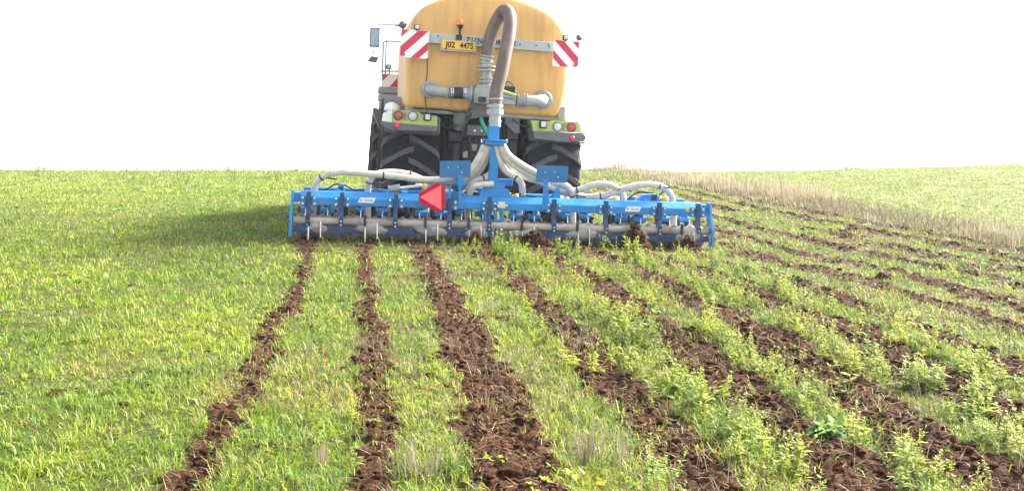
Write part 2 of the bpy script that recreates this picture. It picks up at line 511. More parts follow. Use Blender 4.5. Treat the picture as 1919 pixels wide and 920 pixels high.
def leaf(vs, qs, cs, ws, base, d, ln, wd, droop, col, wt):
    """one leaf of two quads along d, drooping"""
    d = np.array(d, float); d /= np.linalg.norm(d)
    side = np.cross(d, [0, 0, 1]); nn = np.linalg.norm(side); side = side / nn if nn > 1e-6 else np.array([1., 0, 0])
    b = np.array(base, float); k = len(vs)
    p1 = b + d * ln * .5 + np.array([0, 0, -droop * ln * .12]); p2 = b + d * ln + np.array([0, 0, -droop * ln * .5])
    for p, hw in ((b, .15), (p1, 1.0), (p2, .25)):
        vs.append(p - side * wd * .5 * hw); vs.append(p + side * wd * .5 * hw)
    qs.append((k, k+1, k+3, k+2)); qs.append((k+2, k+3, k+5, k+4))
    cs.extend([col] * 6); ws.extend([wt] * 6)
def pack(vs, qs, cs, ws):
    return np.array(vs), np.array(qs), np.array(cs, float), np.array(ws, float)
def mustard(seed):
    r = random.Random(seed); vs, qs, cs, ws = [], [], [], []
    lean = (r.uniform(-.12, .12), r.uniform(-.12, .12))
    stems = [(0, 0, 1.0, lean)] + [(r.uniform(-.05, .05), r.uniform(-.05, .05), r.uniform(.55, .85), (r.uniform(-.35, .35), r.uniform(-.35, .35))) for _ in range(r.randint(1, 3))]
    for sx, sy, H, ln in stems:
        for a in (0, 1.57):
            dx, dy = .012 * math.cos(a), .012 * math.sin(a); k = len(vs)
            vs += [np.array([sx-dx, sy-dy, 0]), np.array([sx+dx, sy+dy, 0]), np.array([sx+ln[0]*H+dx*.6, sy+ln[1]*H+dy*.6, H]), np.array([sx+ln[0]*H-dx*.6, sy+ln[1]*H-dy*.6, H])]
            qs.append((k, k+1, k+2, k+3)); cs += [(.26, .32, .09)] * 4; ws += [.6] * 4
        for i in range(r.randint(7, 10)):
            t = r.uniform(.04, .75); a = r.uniform(0, 6.28)
            leaf(vs, qs, cs, ws, (sx + ln[0]*H*t, sy + ln[1]*H*t, H*t), (math.cos(a), math.sin(a), r.uniform(.1, .9)), r.uniform(.16, .34) * (1.1 - .6*t), r.uniform(.07, .14) * (1.1 - .5*t), r.uniform(.2, 1.2), (.1, .16, .03), 0)
        for i in range(r.randint(8, 14)):
            t = r.uniform(.72, 1.04); a = r.uniform(0, 6.28)
            leaf(vs, qs, cs, ws, (sx + ln[0]*H*t, sy + ln[1]*H*t, H*t), (math.cos(a), math.sin(a), r.uniform(.0, 1.2)), r.uniform(.05, .10), r.uniform(.03, .055), 0, (.38, .42, .085), .6)
    return pack(vs, qs, cs, ws)
def rosette(seed):
    r = random.Random(seed); vs, qs, cs, ws = [], [], [], []
    for i in range(r.randint(8, 12)):
        a = r.uniform(0, 6.28)
        leaf(vs, qs, cs, ws, (0, 0, .02), (math.cos(a), math.sin(a), r.uniform(.25, 1.6)), r.uniform(.6, 1.1), r.uniform(.2, .36), r.uniform(.3, 1.3), (.12, .2, .03), 0)
    return pack(vs, qs, cs, ws)
MUST = [mustard(i) for i in range(7)]
ROSE = [rosette(40 + i) for i in range(5)]

def scatter(n, y0, y1, dens, wid=(.60, 1.5)):
    yy = np.linspace(y0, y1, 4000)
    pdf = dens(yy) * (wid[0] * yy + wid[1]); cdf = np.cumsum(pdf)
    tot = int((dens(yy) * 2 * (wid[0] * yy + wid[1])).mean() * (y1 - y0)) if n is None else n
    cdf = cdf / cdf[-1]
    Y = np.interp(rng.random(tot), cdf, yy)
    X = (rng.random(tot) * 2 - 1) * (wid[0] * Y + wid[1])
    return X, Y
C_GREEN = np.array([.130, .215, .014]); C_DEEP = np.array([.055, .105, .022]); C_YEL = np.array([.265, .325, .022])
C_BLUE = np.array([.13, .215, .085]); C_STRAW = np.array([.30, .235, .115]); C_AMBER = np.array([.40, .27, .045]); C_BROWN = np.array([.15, .095, .05])
def grass_colour(X, Y, dry=.06, pale=0.0):
    n = len(X)
    t = fbm(X * .8, Y * .8, 201, 3); t2 = fbm(X * 3.1, Y * 3.1, 205, 2)
    a = np.clip((t - .35) * 2.2 + (t2 - .5) * 1.2 + rng.normal(0, .32, n), 0, 1)[:, None]
    c = C_GREEN * (1 - a) + C_YEL * a
    r = rng.random(n)
    c[r < .12] = C_DEEP; c[(r > .12) & (r < .18)] = C_BLUE
    d = dry * (0.5 + 2.2 * sst(.5, .7, fbm(X * 1.3, Y * 1.3, 209, 3)))
    c[r > 1 - d] = C_STRAW
    c[(r > .5) & (r < .5 + d * .28)] = C_AMBER
    c[(r > .6) & (r < .6 + d * .4)] = C_BROWN
    c *= rng.uniform(.75, 1.25, n)[:, None]
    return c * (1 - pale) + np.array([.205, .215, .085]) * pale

def build_grass():
    g = Veg()
    X, Y = scatter(None, 3.4, 120, lambda y: 5000 * np.minimum(1, (6.5 / y) ** 2))
    # most blades grow in tufts
    nt_ = len(X) // 14; ci = rng.integers(0, nt_, len(X)); tf = rng.random(len(X)) < .62
    sp = .022 * np.maximum(1, Y[ci] / 7)
    dx, dy = rng.normal(0, 1, len(X)) * sp, rng.normal(0, 1, len(X)) * sp
    lnd = np.where(tf, np.arctan2(dy, dx) + rng.normal(0, .5, len(X)), rng.uniform(0, 6.28, len(X)))
    tid = np.where(tf, hsh(ci * 1.0, ci * 0.37, 3), .5)
    X, Y = np.where(tf, X[ci] + dx, X), np.where(tf, Y[ci] + dy, Y)
    u = X - drift(Y); m = soil_mask(X, Y)
    worked = sst(-3.1, -2.9, u) * sst(2.9, 2.7, u) * sst(15, 14.5, Y)
    old = sst(2.7, 2.9, u) * sst(7.3, 7.1, u)
    other = sst(8.2, 8.6, u)
    strip = sst(7.1, 7.3, u) * (1 - other)
    cl = fbm(X * 2.2, Y * 2.2, 301, 3)
    p = 1 - m * (.90 + .09 * sst(.40, .55, fbm(X * 2.6, Y * 2.6, 321, 3)))
    p *= np.where(worked > .5, .55 + .6 * sst(.38, .55, cl), 1)
    p *= np.where(old > .5, .42 + .6 * sst(.40, .58, cl), 1)
    p *= np.where(strip > .5, .55, 1)
    p *= np.where((worked + old + other + strip) < .5, .40 + .72 * sst(.34, .52, cl), 1)
    k = rng.random(len(X)) < p
    X, Y, u, m, worked, old, other, lnd, tid = [a[k] for a in (X, Y, u, m, worked, old, other, lnd, tid)]
    n = len(X)
    Z = ground_z(X, Y, m) - .006
    tall = fbm(X * 1.1, Y * 1.1, 311, 3)
    h = rng.uniform(.03, .078, n) * (.40 + 1.1 * tall)
    h *= .65 + .75 * tid
    h *= 1 - .65 * worked * sst(12.2, 13.0, Y)
    h = np.where(worked > .5, h * 1.2, h); h = np.where(other > .5, h * .6, h); h *= 1 + .25 * sst(12, 40, Y)
    wd = rng.uniform(.0032, .0070, n) * np.maximum(1, Y / 6.2) ** .95
    lean = np.abs(rng.normal(1.18, .50, n))
    dry = np.where(worked > .5, .11, np.where(old > .5, .16, np.where(other > .5, .04, .035)))
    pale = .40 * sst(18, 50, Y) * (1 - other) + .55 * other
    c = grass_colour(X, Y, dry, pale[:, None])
    c = c * (.72 + .56 * tid)[:, None]
    g.blades(np.stack([X, Y, Z], -1), h, wd, lnd + 1.57 + rng.normal(0, .6, n), lnd, lean, c)
    o = g.build('grass', M_VEG); tag(o, 'short mixed green grass covering the field beside and between the furrows', 'grass', kind='stuff')

def build_weeds():
    g = Veg()
    # upright flowering weeds in the uncut bands between the furrows
    X, Y = scatter(None, 3.9, 26, lambda y: 165 * np.minimum(1, (9. / y) ** 1.6))
    u = X - drift(Y); m = soil_mask(X, Y)
    cl = fbm(X * 1.25, Y * .8, 401, 3)
    band = sst(-.95, -.45, u) * sst(2.75, 2.45, u) * sst(15.2, 14.6, Y)
    left = sst(-2.9, -2.6, u) * sst(-.45, -.95, u) * .16 * sst(15.2, 14.6, Y)
    old = sst(2.7, 2.9, u) * sst(7.3, 7.0, u) * .17
    unw = (1 - sst(-3.2, -3.0, u)) * .035 + sst(15, 16, Y) * sst(-3, -2.5, u) * sst(2.9, 2.5, u) * .25
    p = (band * sst(.30, .50, cl) + left + old * sst(.45, .6, cl) + unw) * (1 - .95 * m)
    k = rng.random(len(X)) < p
    X, Y, m, band = X[k], Y[k], m[k], band[k]
    n = len(X); Z = ground_z(X, Y, m) - .01
    sz = (.045 + .145 * rng.random(n) ** 1.7) * (.75 + .5 * band) * (.8 + .5 * fbm(X * 1.1, Y * 1.1, 405, 2)); sc = sz * rng.uniform(.9, 1.4, n)
    a = np.clip(fbm(X * 1.9, Y * 1.9, 409, 2) * 1.6 - .3 + rng.normal(0, .25, n), 0, 1)[:, None]
    c = (np.array([.125, .205, .016]) * (1 - a) + np.array([.34, .37, .022]) * a) * rng.uniform(.6, 1.25, n)[:, None]
    which = rng.integers(0, len(MUST), n)
    P = np.stack([X, Y, Z], -1)
    tl = .22
    for i, t in enumerate(MUST):
        q = which == i
        if q.any(): g.plants(t, P[q], sc[q], sz[q], rng.uniform(0, 6.28, q.sum()), c[q], .32)
    n = 2600; Y = rng.uniform(30, 60, n); X = rng.uniform(-.62, .25, n) * Y
    u = X - drift(Y); k = u < 6.8; X, Y = X[k], Y[k]
    k = rng.random(len(X)) < .12 + .5 * sst(.5, .62, fbm(X * .3, Y * .3, 421, 3)); X, Y = X[k], Y[k]; n = len(X)
    sz = rng.uniform(.16, .40, n) + .25 * (rng.random(n) > .96)
    c = np.array([.20, .26, .06]) * rng.uniform(.6, 1.2, n)[:, None]
    g.plants(MUST[2], np.stack([X, Y, ground_z(X, Y)], -1), sz * 1.6, sz, rng.uniform(0, 6.28, n), c, .15)
    # low leafy rosettes everywhere
    X, Y = scatter(None, 3.6, 40, lambda y: 430 * np.minimum(1, (7. / y) ** 1.9))
    u = X - drift(Y); m = soil_mask(X, Y)
    p = np.where((u > -3) & (u < 7.3), .75, .42) * (1 - .93 * m)
    k = rng.random(len(X)) < p * (.25 + .9 * sst(.38, .6, fbm(X * 1.7, Y * 1.7, 415, 3)))
    X, Y, m = X[k], Y[k], m[k]; n = len(X); Z = ground_z(X, Y, m) - .004
    s_ = rng.uniform(.018, .06, n) * (1 + .8 * sst(8, 25, Y))
    c = grass_colour(X, Y, .03) * 1.05
    which = rng.integers(0, len(ROSE), n); P = np.stack([X, Y, Z], -1)
    for i, t in enumerate(ROSE):
        q = which == i
        if q.any(): g.plants(t, P[q], s_[q], s_[q] * .8, rng.uniform(0, 6.28, q.sum()), c[q], .2)
    o = g.build('weeds', M_VEG); tag(o, 'yellow-green leafy weeds growing in bands between the brown furrows', 'weeds', kind='stuff')

def build_dry():
    g = Veg()
    n = 42000
    Y = 11 + 48 * rng.random(n) ** 1.35
    u = 7.80 + rng.normal(0, .48, n) + (fbm(Y * .5, Y * 0, 501, 2) - .5) * .5
    X = u + drift(Y)
    cl = fbm(X * .9, Y * .55, 505, 3)
    k = rng.random(n) < (sst(.36, .60, cl) * .85 + .06) * (1 - .4 * sst(25, 45, Y))
    X, Y, cl = X[k], Y[k], cl[k]; n = len(X); Z = ground_z(X, Y) - .01
    h = rng.uniform(.08, .25, n) * (.4 + 1.0 * sst(.40, .68, cl))
    tall = rng.random(n) < .11 * sst(.46, .62, cl); h = np.where(tall, rng.uniform(.25, .60, n), h) * (1 - .35 * sst(25, 45, Y))
    wd = rng.uniform(.003, .006, n) * np.maximum(1, Y / 9)
    c = np.array([.43, .36, .265]) * rng.uniform(.7, 1.25, n)[:, None]
    r = rng.random(n); c[r < .16] = C_BROWN * 1.5; c[r > .90] = C_GREEN * 1.2
    g.blades(np.stack([X, Y, Z], -1), h, wd, rng.uniform(0, 6.28, n), rng.uniform(0, 6.28, n), np.abs(rng.normal(.28, .25, n)), c)
    # low matted dead grass at the foot of the strip
    n = 16000; Y = 11 + 45 * rng.random(n) ** 1.4; X = 7.45 + rng.normal(0, .45, n) + drift(Y); Z = ground_z(X, Y)
    c = np.array([.22, .18, .12]) * rng.uniform(.6, 1.3, n)[:, None]
    g.blades(np.stack([X, Y, Z], -1), rng.uniform(.06, .16, n), rng.uniform(.006, .01, n) * np.maximum(1, Y / 10), rng.uniform(0, 6.28, n), rng.uniform(0, 6.28, n), np.abs(rng.normal(.8, .4, n)), c)
    o = g.build('dry_grass', M_STRAW); tag(o, 'strip of tall dry straw-coloured grass between the two fields', 'dry grass', kind='stuff')

def build_litter():
    g = Veg()
    X, Y = scatter(None, 3.6, 22, lambda y: 420 * np.minimum(1, (7. / y) ** 1.8))
    u = X - drift(Y); m = soil_mask(X, Y)
    k = rng.random(len(X)) < np.where((u > -3) & (u < 7.3), .35 + .5 * m, .10 + .4 * m)
    X, Y, m = X[k], Y[k], m[k]; n = len(X)
    Z = ground_z(X, Y, m) + .004
    c = np.array([.34, .24, .14]) * rng.uniform(.35, 1.25, n)[:, None]
    g.blades(np.stack([X, Y, Z], -1), rng.uniform(.04, .13, n), rng.uniform(.0025, .005, n) * np.maximum(1, Y / 6), rng.uniform(0, 6.28, n), rng.uniform(0, 6.28, n), rng.normal(1.38, .2, n), c, 1.0, 1.12)
    # standing grey stubble left between the furrows
    X, Y = scatter(None, 3.8, 14, lambda y: 60 * np.minimum(1, (7. / y) ** 1.5))
    u = X - drift(Y)
    k = rng.random(len(X)) < sst(.62, .72, fbm(X * 2.0, Y * 2.0, 601, 2)) * sst(-2.7, -2.4, u) * sst(3.5, 2.5, u)
    X, Y = X[k], Y[k]; n0 = len(X)
    rep = 4; X = np.repeat(X, rep) + rng.normal(0, .03, n0 * rep); Y = np.repeat(Y, rep) + rng.normal(0, .03, n0 * rep); n = len(X)
    c = np.array([.29, .24, .17]) * rng.uniform(.6, 1.2, n)[:, None]
    g.blades(np.stack([X, Y, ground_z(X, Y)], -1), rng.uniform(.06, .17, n), rng.uniform(.003, .005, n), rng.uniform(0, 6.28, n), rng.uniform(0, 6.28, n), np.abs(rng.normal(.4, .3, n)), c)
    o = g.build('straw_litter', M_STRAW); tag(o, 'loose straw and root fibres lying on the turned soil', 'straw', kind='stuff')

def ico():
    me = bpy.data.meshes.new('tmp')
    import bmesh
    b = bmesh.new(); bmesh.ops.create_icosphere(b, subdivisions=2, radius=1); b.to_mesh(me); b.free()
    V = np.array([v.co[:] for v in me.vertices]); F = np.array([p.vertices[:] for p in me.polygons])
    bpy.data.meshes.remove(me)
    return V, F
IV, IF = ico()
def lump(seed, amp=.62):
    n = fbm(IV[:, 0] * 1.7 + seed * 3.1, IV[:, 1] * 1.7 + IV[:, 2] * 2.3, seed, 3)
    n2 = fbm(IV[:, 2] * 4.7 + seed, IV[:, 0] * 4.1 + IV[:, 1] * 3.3, seed + 5, 3)
    return IV * (1 + (n - .5) * 2 * amp + (n2 - .5) * amp)[:, None]
LUMPS = [lump(3 + i) for i in range(8)]
M_CLOD = mat('soil_clod', (0.040, 0.0150, 0.0062), 0.95, dirt=(0.080, 0.034, 0.016), dirt_amt=0.7, dirt_scale=30, spec=.15, bump=1.0, bscale=60)
def build_clods():
    Vs, Fs, n0 = [], [], 0
    X, Y = scatter(None, 3.6, 30, lambda y: 1300 * np.minimum(1, (7. / y) ** 1.7))
    m = soil_mask(X, Y)
    k = rng.random(len(X)) < m * .8 + .002
    X, Y, m = X[k], Y[k], m[k]; n = len(X); Z = ground_z(X, Y, m)
    s_ = .0045 + .021 * rng.random(n) ** 5
    s_ *= 1 + .5 * sst(9, 16, Y)
    for i in range(n):
        V = LUMPS[i % 8]; a = rng.uniform(0, 6.28); ca, sa = math.cos(a), math.sin(a)
        q = np.stack([V[:, 0] * ca - V[:, 1] * sa, V[:, 0] * sa + V[:, 1] * ca, V[:, 2] * .62], -1) * s_[i] * np.array([1.25, 1, 1])
        Vs.append(q + np.array([X[i], Y[i], Z[i] + s_[i] * .05])); Fs.append(IF + n0); n0 += len(V)
    V, F = np.concatenate(Vs), np.concatenate(Fs)
    o = big_mesh('soil_clods', V, F.ravel(), np.arange(len(F)) * 3, np.full(len(F), 3), M_CLOD, None, smooth=False)
    tag(o, 'crumbly dark brown soil clods lying along the furrows', 'soil clods', kind='stuff')

build_grass(); build_weeds(); build_dry(); build_litter(); build_clods()
# ------------------------------------------------------------------ frames of the two machines
class Frame:
    """a machine's own axes on the ground: x to its right, y forward, z up"""
    def __init__(s, px, Y, yaw, roll, dz=0.0):
        x = (px - CX) / FPX * Y
        z = float(base_z(np.array([x]), np.array([Y]))[0]) + dz
        s.M = Matrix.Translation((x, Y, z)) @ Matrix.Rotation(R(yaw), 4, 'Z') @ Matrix.Rotation(R(roll), 4, 'Y')
        s.I = s.M.inverted()
    def L(s, px, py, dy=0.0):
        """where the sight line measured in the photo meets the plane y = dy of the machine"""
        o = s.I @ Vector((0, 0, EYE))
        d = s.I.to_3x3() @ Vector(((px - CX) / FPX, 1, -(py - CY) / FPX))
        return o + d * ((dy - o.y) / d.y)
    def box(s, mb, x0, y0, x1, y1, d0, d1, mi=0):
        a, b = s.L(x0, (y0 + y1) / 2, d0).x, s.L(x1, (y0 + y1) / 2, d0).x
        t, u = s.L((x0 + x1) / 2, y0, d0).z, s.L((x0 + x1) / 2, y1, d0).z
        return mb.ab((a, d0, u), (b, d1, t), mi)
    def path(s, pts):
        return [s.L(*p) for p in pts]
    def poly(s, pts, dy):
        return [s.L(p[0], p[1], dy) for p in pts]

def text(name, body, size, m, parent, M, width=None, spacing=1.0, depth=.002):
    cu = bpy.data.curves.new(name, 'FONT')
    cu.body = body; cu.size = size; cu.extrude = depth; cu.align_x = 'CENTER'; cu.align_y = 'CENTER'; cu.space_character = spacing; cu.offset = size * .028
    t = bpy.data.objects.new(name, cu); COL.objects.link(t)
    bpy.context.view_layer.update()
    me = bpy.data.meshes.new_from_object(t.evaluated_get(bpy.context.evaluated_depsgraph_get()))
    bpy.data.objects.remove(t); bpy.data.curves.remove(cu)
    xs = [v.co.x for v in me.vertices]
    if width:
        k = width / (max(xs) - min(xs))
        me.transform(Matrix.Diagonal((k, 1, 1, 1)))
    me.transform(M)
    me.materials.clear(); me.materials.append(m)
    me.name = name
    o = bpy.data.objects.new(name, me); COL.objects.link(o); o.parent = parent
    return o
def facing(p):                      # text standing upright at p, read from behind the machine
    return Matrix.Translation(p) @ Matrix.Rotation(R(90), 4, 'X')

# ------------------------------------------------------------------ slurry tanker truck
def build_truck():
    F = Frame(905, 15.7, 10.0, 3.4)
    L = F.L
    root = empty('slurry_tanker', F.M)
    tag(root, 'yellow-ochre slurry tanker on big tyres, seen from behind, pulling the blue cultivator', 'tanker')
    AX, TR, TW, XC = 1.02, 0.95, 0.90, 1.17       # axle, tyre radius, tyre width, wheel centre
    xl, xr = L(703, 330, .6).x, L(1092, 330, .4).x
    cx = (xl + xr) / 2
    # tank -----------------------------------------------------------------
    x0, x1 = L(751, 115, .25).x, L(1063, 112, .25).x
    b0, b1 = L(757, 205, .1).x, L(1049, 214, .1).x
    zb = (L(780, 208, .1).z + L(1040, 220, .1).z) / 2
    zt = L(900, -6, .35).z
    zs = L(751, 150, .25).z
    prof = rounded([(b0, zb), (b1, zb), (x1, zs), (x1 - .03, zt - .27), ((x0 + x1) / 2, zt + .12), (x0 + .03, zt - .27)], [.13, .13, .5, .62, 2.2, .62], 9)
    c = Vector(((x0 + x1) / 2, (zb + zt) / 2))
    mb = MB(); n = len(prof); secs = []
    for dy, k in ((-.045, .50), (-.03, .80), (-.012, .93), (.01, .960), (.05, .980), (.11, .993), (.22, 1.0), (1.0, .998), (2.2, .975), (2.85, .95), (3.0, .92), (3.07, .84)):
        secs.append([(c.x + (p.x - c.x) * k, dy, c.y + (p.y - c.y) * k) for p in prof])
    vs = [p for s_ in secs for p in s_]
    fs = [(i*n+j, i*n+(j+1) % n, (i+1)*n+(j+1) % n, (i+1)*n+j) for i in range(len(secs) - 1) for j in range(n)]
    m = len(secs)
    vs.append((c.x, -.055, c.y)); fs += [((j+1) % n, j, m*n) for j in range(n)]
    fs.append(tuple((m-1)*n + j for j in range(n)))
    mb.add(vs, fs, True)
    tank = mb.build('tank', M_TANK, root)
    # cable down the tank end, moulding seam lines
    mb = MB(); mb.tube(spline(F.path([(801, 100, -.05), (801, 135, -.07), (797, 170, -.06), (800, 212, -.05)])), .008, 6)
    mb.build('cable', M_BLACK, root)
    # frame under the tank
    mb = MB()
    F.box(mb, 760, 206, 1062, 219, .08, 3.2)
    F.box(mb, 1046, 200, 1060, 222, .02, .5)
    for px in (800, 990): F.box(mb, px, 219, px + 26, 250, .25, 3.6)
    mb.build('tank_frame', M_GREY, root, .012)
    # cross bar with lettering
    p0, p1 = L(802, 73, -.12), L(1040, 88, -.12)
    zc = (p0.z + p1.z) / 2
    mb = MB(); mb.ab((p0.x, -.13, zc - .075), (p1.x, -.02, zc + .075)); mb.ab((p0.x, -.02, zc - .02), (p1.x, .05, zc + .02))
    bar = mb.build('cross_bar', M_BAR, root, .008)
    ta, tb = L(873, 72, -.13), L(969, 78, -.13)
    text('lettering', 'ZUNHAMMER', .115, M_SLATE, bar, facing(((ta.x + tb.x) / 2, -.134, zc + .008)), width=abs(tb.x - ta.x), spacing=1.25)
    mb = MB()
    for px, py in ((822, 68), (975, 84), (1005, 86), (1028, 84), (1030, 88)):
        q = L(px, py, -.13); mb.cyl(q, q + Vector((0, -.012, 0)), .012, 8)
    mb.each('bolt', M_DARK, bar)
    # number plate
    q0, q1 = L(829, 77, -.16), L(891, 94, -.16)
    zc2 = (q0.z + q1.z) / 2; xc = (q0.x + q1.x) / 2; ww = q1.x - q0.x; hh = .135
    mb = MB(); mb.box((xc, -.15, zc2), (ww, .012, hh)); pl = mb.build('number_plate', M_YELLOW, root, .004)
    text('plate_number', 'J02', .125, M_INK, pl, facing((xc - ww * .245, -.158, zc2 - .002)), width=ww * .30)
    text('plate_number', '4475', .125, M_INK, pl, facing((xc + ww * .24, -.158, zc2 - .002)), width=ww * .41)
    mb = MB(); mb.ab((xc - ww/2 - .02, -.16, zc2 - .10), (xc - ww/2, -.12, zc2 + .085)); mb.ab((xc + ww/2, -.16, zc2 - .10), (xc + ww/2 + .02, -.12, zc2 + .085)); mb.ab((xc - ww/2, -.155, zc2 - .098), (xc + ww/2, -.13, zc2 - .072))
    for k in range(4): mb.ab((xc - ww*.36 + k * ww*.22, -.17, zc2 - .095), (xc - ww*.26 + k * ww*.22, -.155, zc2 - .075))
    mb.build('plate_holder', M_GALV, pl, .003)
    # beacon
    bq = L(862, 60, -.12)
    mb = MB(); mb.lathe([(0, .0), (.05, .0), (.052, .02), (.048, .07), (.034, .095), (0, .10)], L(862, 48, -.12), (0, 0, 1), 20)
    lamp = mb.build('beacon', M_ORANGE, root)
    mb = MB(); mb.lathe([(.0, 0), (.016, 0), (.016, .08), (.022, .10), (.052, .15), (.052, .165), (0, .165)], L(862, 67, -.12), (0, 0, 1), 16); F.box(mb, 855, 66, 866, 75, -.16, -.08)
    mb.build('beacon_stand', M_DARK, lamp)
    # striped warning boards with their lamps
    def board(cxp, cyp, side, flip):
        q = L(cxp, cyp, -.20); h = side / 2
        sq = rounded([(-h, -h), (h, -h), (h, h), (-h, h)], .035, 4)
        mb = MB(); mb.prism([(q.x + p.x, -.20, q.z + p.y) for p in sq], (0, .018, 0))
        b = mb.build('warning_board', M_WHITE, root)
        mb = MB()
        def clip(poly, a, k, keep_ge):     # keep a*(s+t) >= k
            o = []
            for i in range(len(poly)):
                p, r_ = poly[i], poly[(i + 1) % len(poly)]
                fp, fr = (p[0] + p[1] - k) * a, (r_[0] + r_[1] - k) * a
                if fp >= 0: o.append(p)
                if fp * fr < 0:
                    t = fp / (fp - fr); o.append((p[0] + (r_[0] - p[0]) * t, p[1] + (r_[1] - p[1]) * t))
            return o
        base = [(p.x / side + .5, .5 - p.y / side) for p in rounded([(-h*.985, -h*.985), (h*.985, -h*.985), (h*.985, h*.985), (-h*.985, h*.985)], .033, 4)]
        for k0, k1 in ((0, .29), (.63, .98), (1.38, 1.67)):
            pg = clip(clip(base, 1, k0, 1), -1, k1, 1)
            if len(pg) > 2:
                mb.prism([(q.x + (s_ - .5) * side * flip, -.203, q.z + (.5 - t_) * side) for s_, t_ in pg], (0, .0025, 0))
        mb.each('red_stripe', M_RED, b)
        lx = q.x + (.02 if flip > 0 else -.02)
        mb = MB(); mb.box((lx, -.19, q.z + h + .045), (.085, .07, .085)); mb.cyl((lx, -.19, q.z + h - .02), (lx, -.19, q.z + h + .01), .014)
        lm = mb.build('marker_lamp', M_BLACK, b, .015, 3)
        mb = MB(); mb.box((lx, -.228, q.z + h + .045), (.055, .012, .055)); mb.build('lens', M_CLEAR, lm, .008)
        mb = MB()
        cxq = q.x - flip * h * .78; mb.cyl((cxq, -.222, q.z - h * .78), (cxq, -.204, q.z - h * .78), .03, 14)
        mb.build('reflector', M_REDLENS, b)
        mb = MB(); mb.ab((q.x - .05, -.18, q.z - .05), (q.x + .05, -.06, q.z + .05)); mb.build('bracket', M_DARK, b)
        return q
    board(777.5, 83, .425, 1); board(1061, 101.5, .41, -1)
    # side marker lamps on stalks
    q = L(1086, 71, -.18); mb = MB(); mb.lathe([(0, -.035), (.04, -.035), (.05, -.015), (.05, .02), (0, .035)], q, (0, -1, 0), 18); mb.tube([q, L(1082, 80, -.18), L(1075, 90, -.17)], .009, 8)
    mb.build('side_lamp', M_BUMP, root)
    # tank outlet pipes and the valve
    mb = MB()
    fl = L(806, 168, -.06)
    mb.lathe([(0, -.01), (.135, -.01), (.135, .035), (.09, .035)], fl, (0, -1, 0), 28)
    for k in range(8):
        a = k * math.pi / 4; mb.cyl(fl + Vector((math.cos(a)*.11, -.03, math.sin(a)*.11)), fl + Vector((math.cos(a)*.11, -.052, math.sin(a)*.11)), .012, 6)
    mb.tube(spline([fl, L(806, 168, -.16), L(812, 170, -.25), L(826, 172.5, -.28), L(840, 174, -.28)]), .082, 18)
    for px in (838, 842): mb.cyl(L(px, 174.2, -.28), L(px + 1.6, 174.4, -.28), .098, 20)
    mb.build('outlet_pipe', M_GALV, root)
    mb = MB(); mb.cyl(L(843, 174.3, -.28), L(875, 175.5, -.28), .088, 20)
    rb = mb.build('rubber_sleeve', M_DARK, root)
    mb = MB()
    for px in (845, 848, 868, 871): mb.cyl(L(px, 174.6, -.28), L(px + 1.5, 174.7, -.28), .094, 20)
    mb.each('hose_clamp', M_SILVER, rb)
    mb = MB()
    mb.cyl(L(873, 175.5, -.28), L(892, 177, -.28), .090, 20); mb.cyl(L(880, 175.8, -.28), L(883, 176, -.28), .135, 24); mb.cyl(L(888, 176.5, -.28), L(892, 177, -.28), .145, 24)
    F.box(mb, 893, 160, 925, 194, -.40, -.05)
    mb.cyl(L(912, 190, -.26), L(912, 108, -.26), .082, 20)
    for py, rr in ((172, .12), (152, .125), (146, .125), (131, .15), (124, .16), (116, .11)): mb.cyl(L(912, py + 3, -.26), L(912, py, -.26), rr, 24)
    F.box(mb, 925, 166, 968, 196, -.34, -.06)
    mb.cyl(L(925, 176, -.36), L(962, 183, -.36), .035, 10)
    vb = mb.build('valve_block', M_GALV, root, .012)
    mb = MB()
    mb.cyl(L(938, 169, -.40), L(968, 180, -.40), .024, 10)
    mb.build('valve_rod', M_LIME, vb)
    mb = MB(); F.box(mb, 940, 162, 966, 178, -.35, -.1); F.box(mb, 897, 182, 912, 192, -.43, -.39)
    mb.each('actuator', M_DARK, vb, .01)
    mb = MB()
    fr = L(1018, 187, -.06)
    mb.lathe([(0, -.01), (.145, -.01), (.145, .035), (.09, .035)], fr, (0, -1, 0), 28)
    for k in range(8):
        a = k * math.pi / 4; mb.cyl(fr + Vector((math.cos(a)*.12, -.03, math.sin(a)*.12)), fr + Vector((math.cos(a)*.12, -.052, math.sin(a)*.12)), .012, 6)
    mb.tube(spline([fr, L(1017, 188, -.16), L(1012, 189, -.24), L(1000, 189.5, -.27), L(968, 188, -.27)]), .088, 18)
    for px in (970, 975, 980, 985): mb.cyl(L(px, 188.2, -.27), L(px + 2, 188.4, -.27), .105, 20)
    mb.build('outlet_pipe', M_GALV, root)
    # the thick brown delivery hose arching to the distributor
    mb = MB()
    pth = spline(F.path([(912, 112, -.26), (916, 88, -.28), (921, 66, -.30), (930, 42, -.36), (940, 25, -.46), (949, 20, -.60), (956, 32, -.74), (955, 60, -.86), (948, 98, -.97), (939, 140, -1.05), (931, 172, -1.10), (928, 200, -1.12)]), 8)
    mb.tube(pth, [.098] * len(pth), 22)
    hose = mb.build('delivery_hose', M_BROWN, root)
    mb = MB()
    for a, b in (((912, 114, -.26), (912.8, 110, -.26)), ((913.5, 106, -.265), (914, 103, -.27)), ((929, 184, -1.11), (929, 187, -1.11))):
        mb.cyl(L(*a), L(*b), .108, 22)
    mb.cyl(L(928, 196, -1.12), L(928, 202, -1.12), .118, 22); mb.cyl(L(928, 205, -1.12), L(928, 215, -1.12), .122, 22); mb.cyl(L(928, 202, -1.12), L(928, 238, -1.12), .085, 20)
    mb.cyl(L(928, 226, -1.12), L(928, 229, -1.12), .095, 20)
    F.box(mb, 925, 194, 931, 214, -1.26, -1.20)
    mb.each('coupling', M_GALV, hose)
    # chassis, axle and the linkage between the rear wheels
    mb = MB()
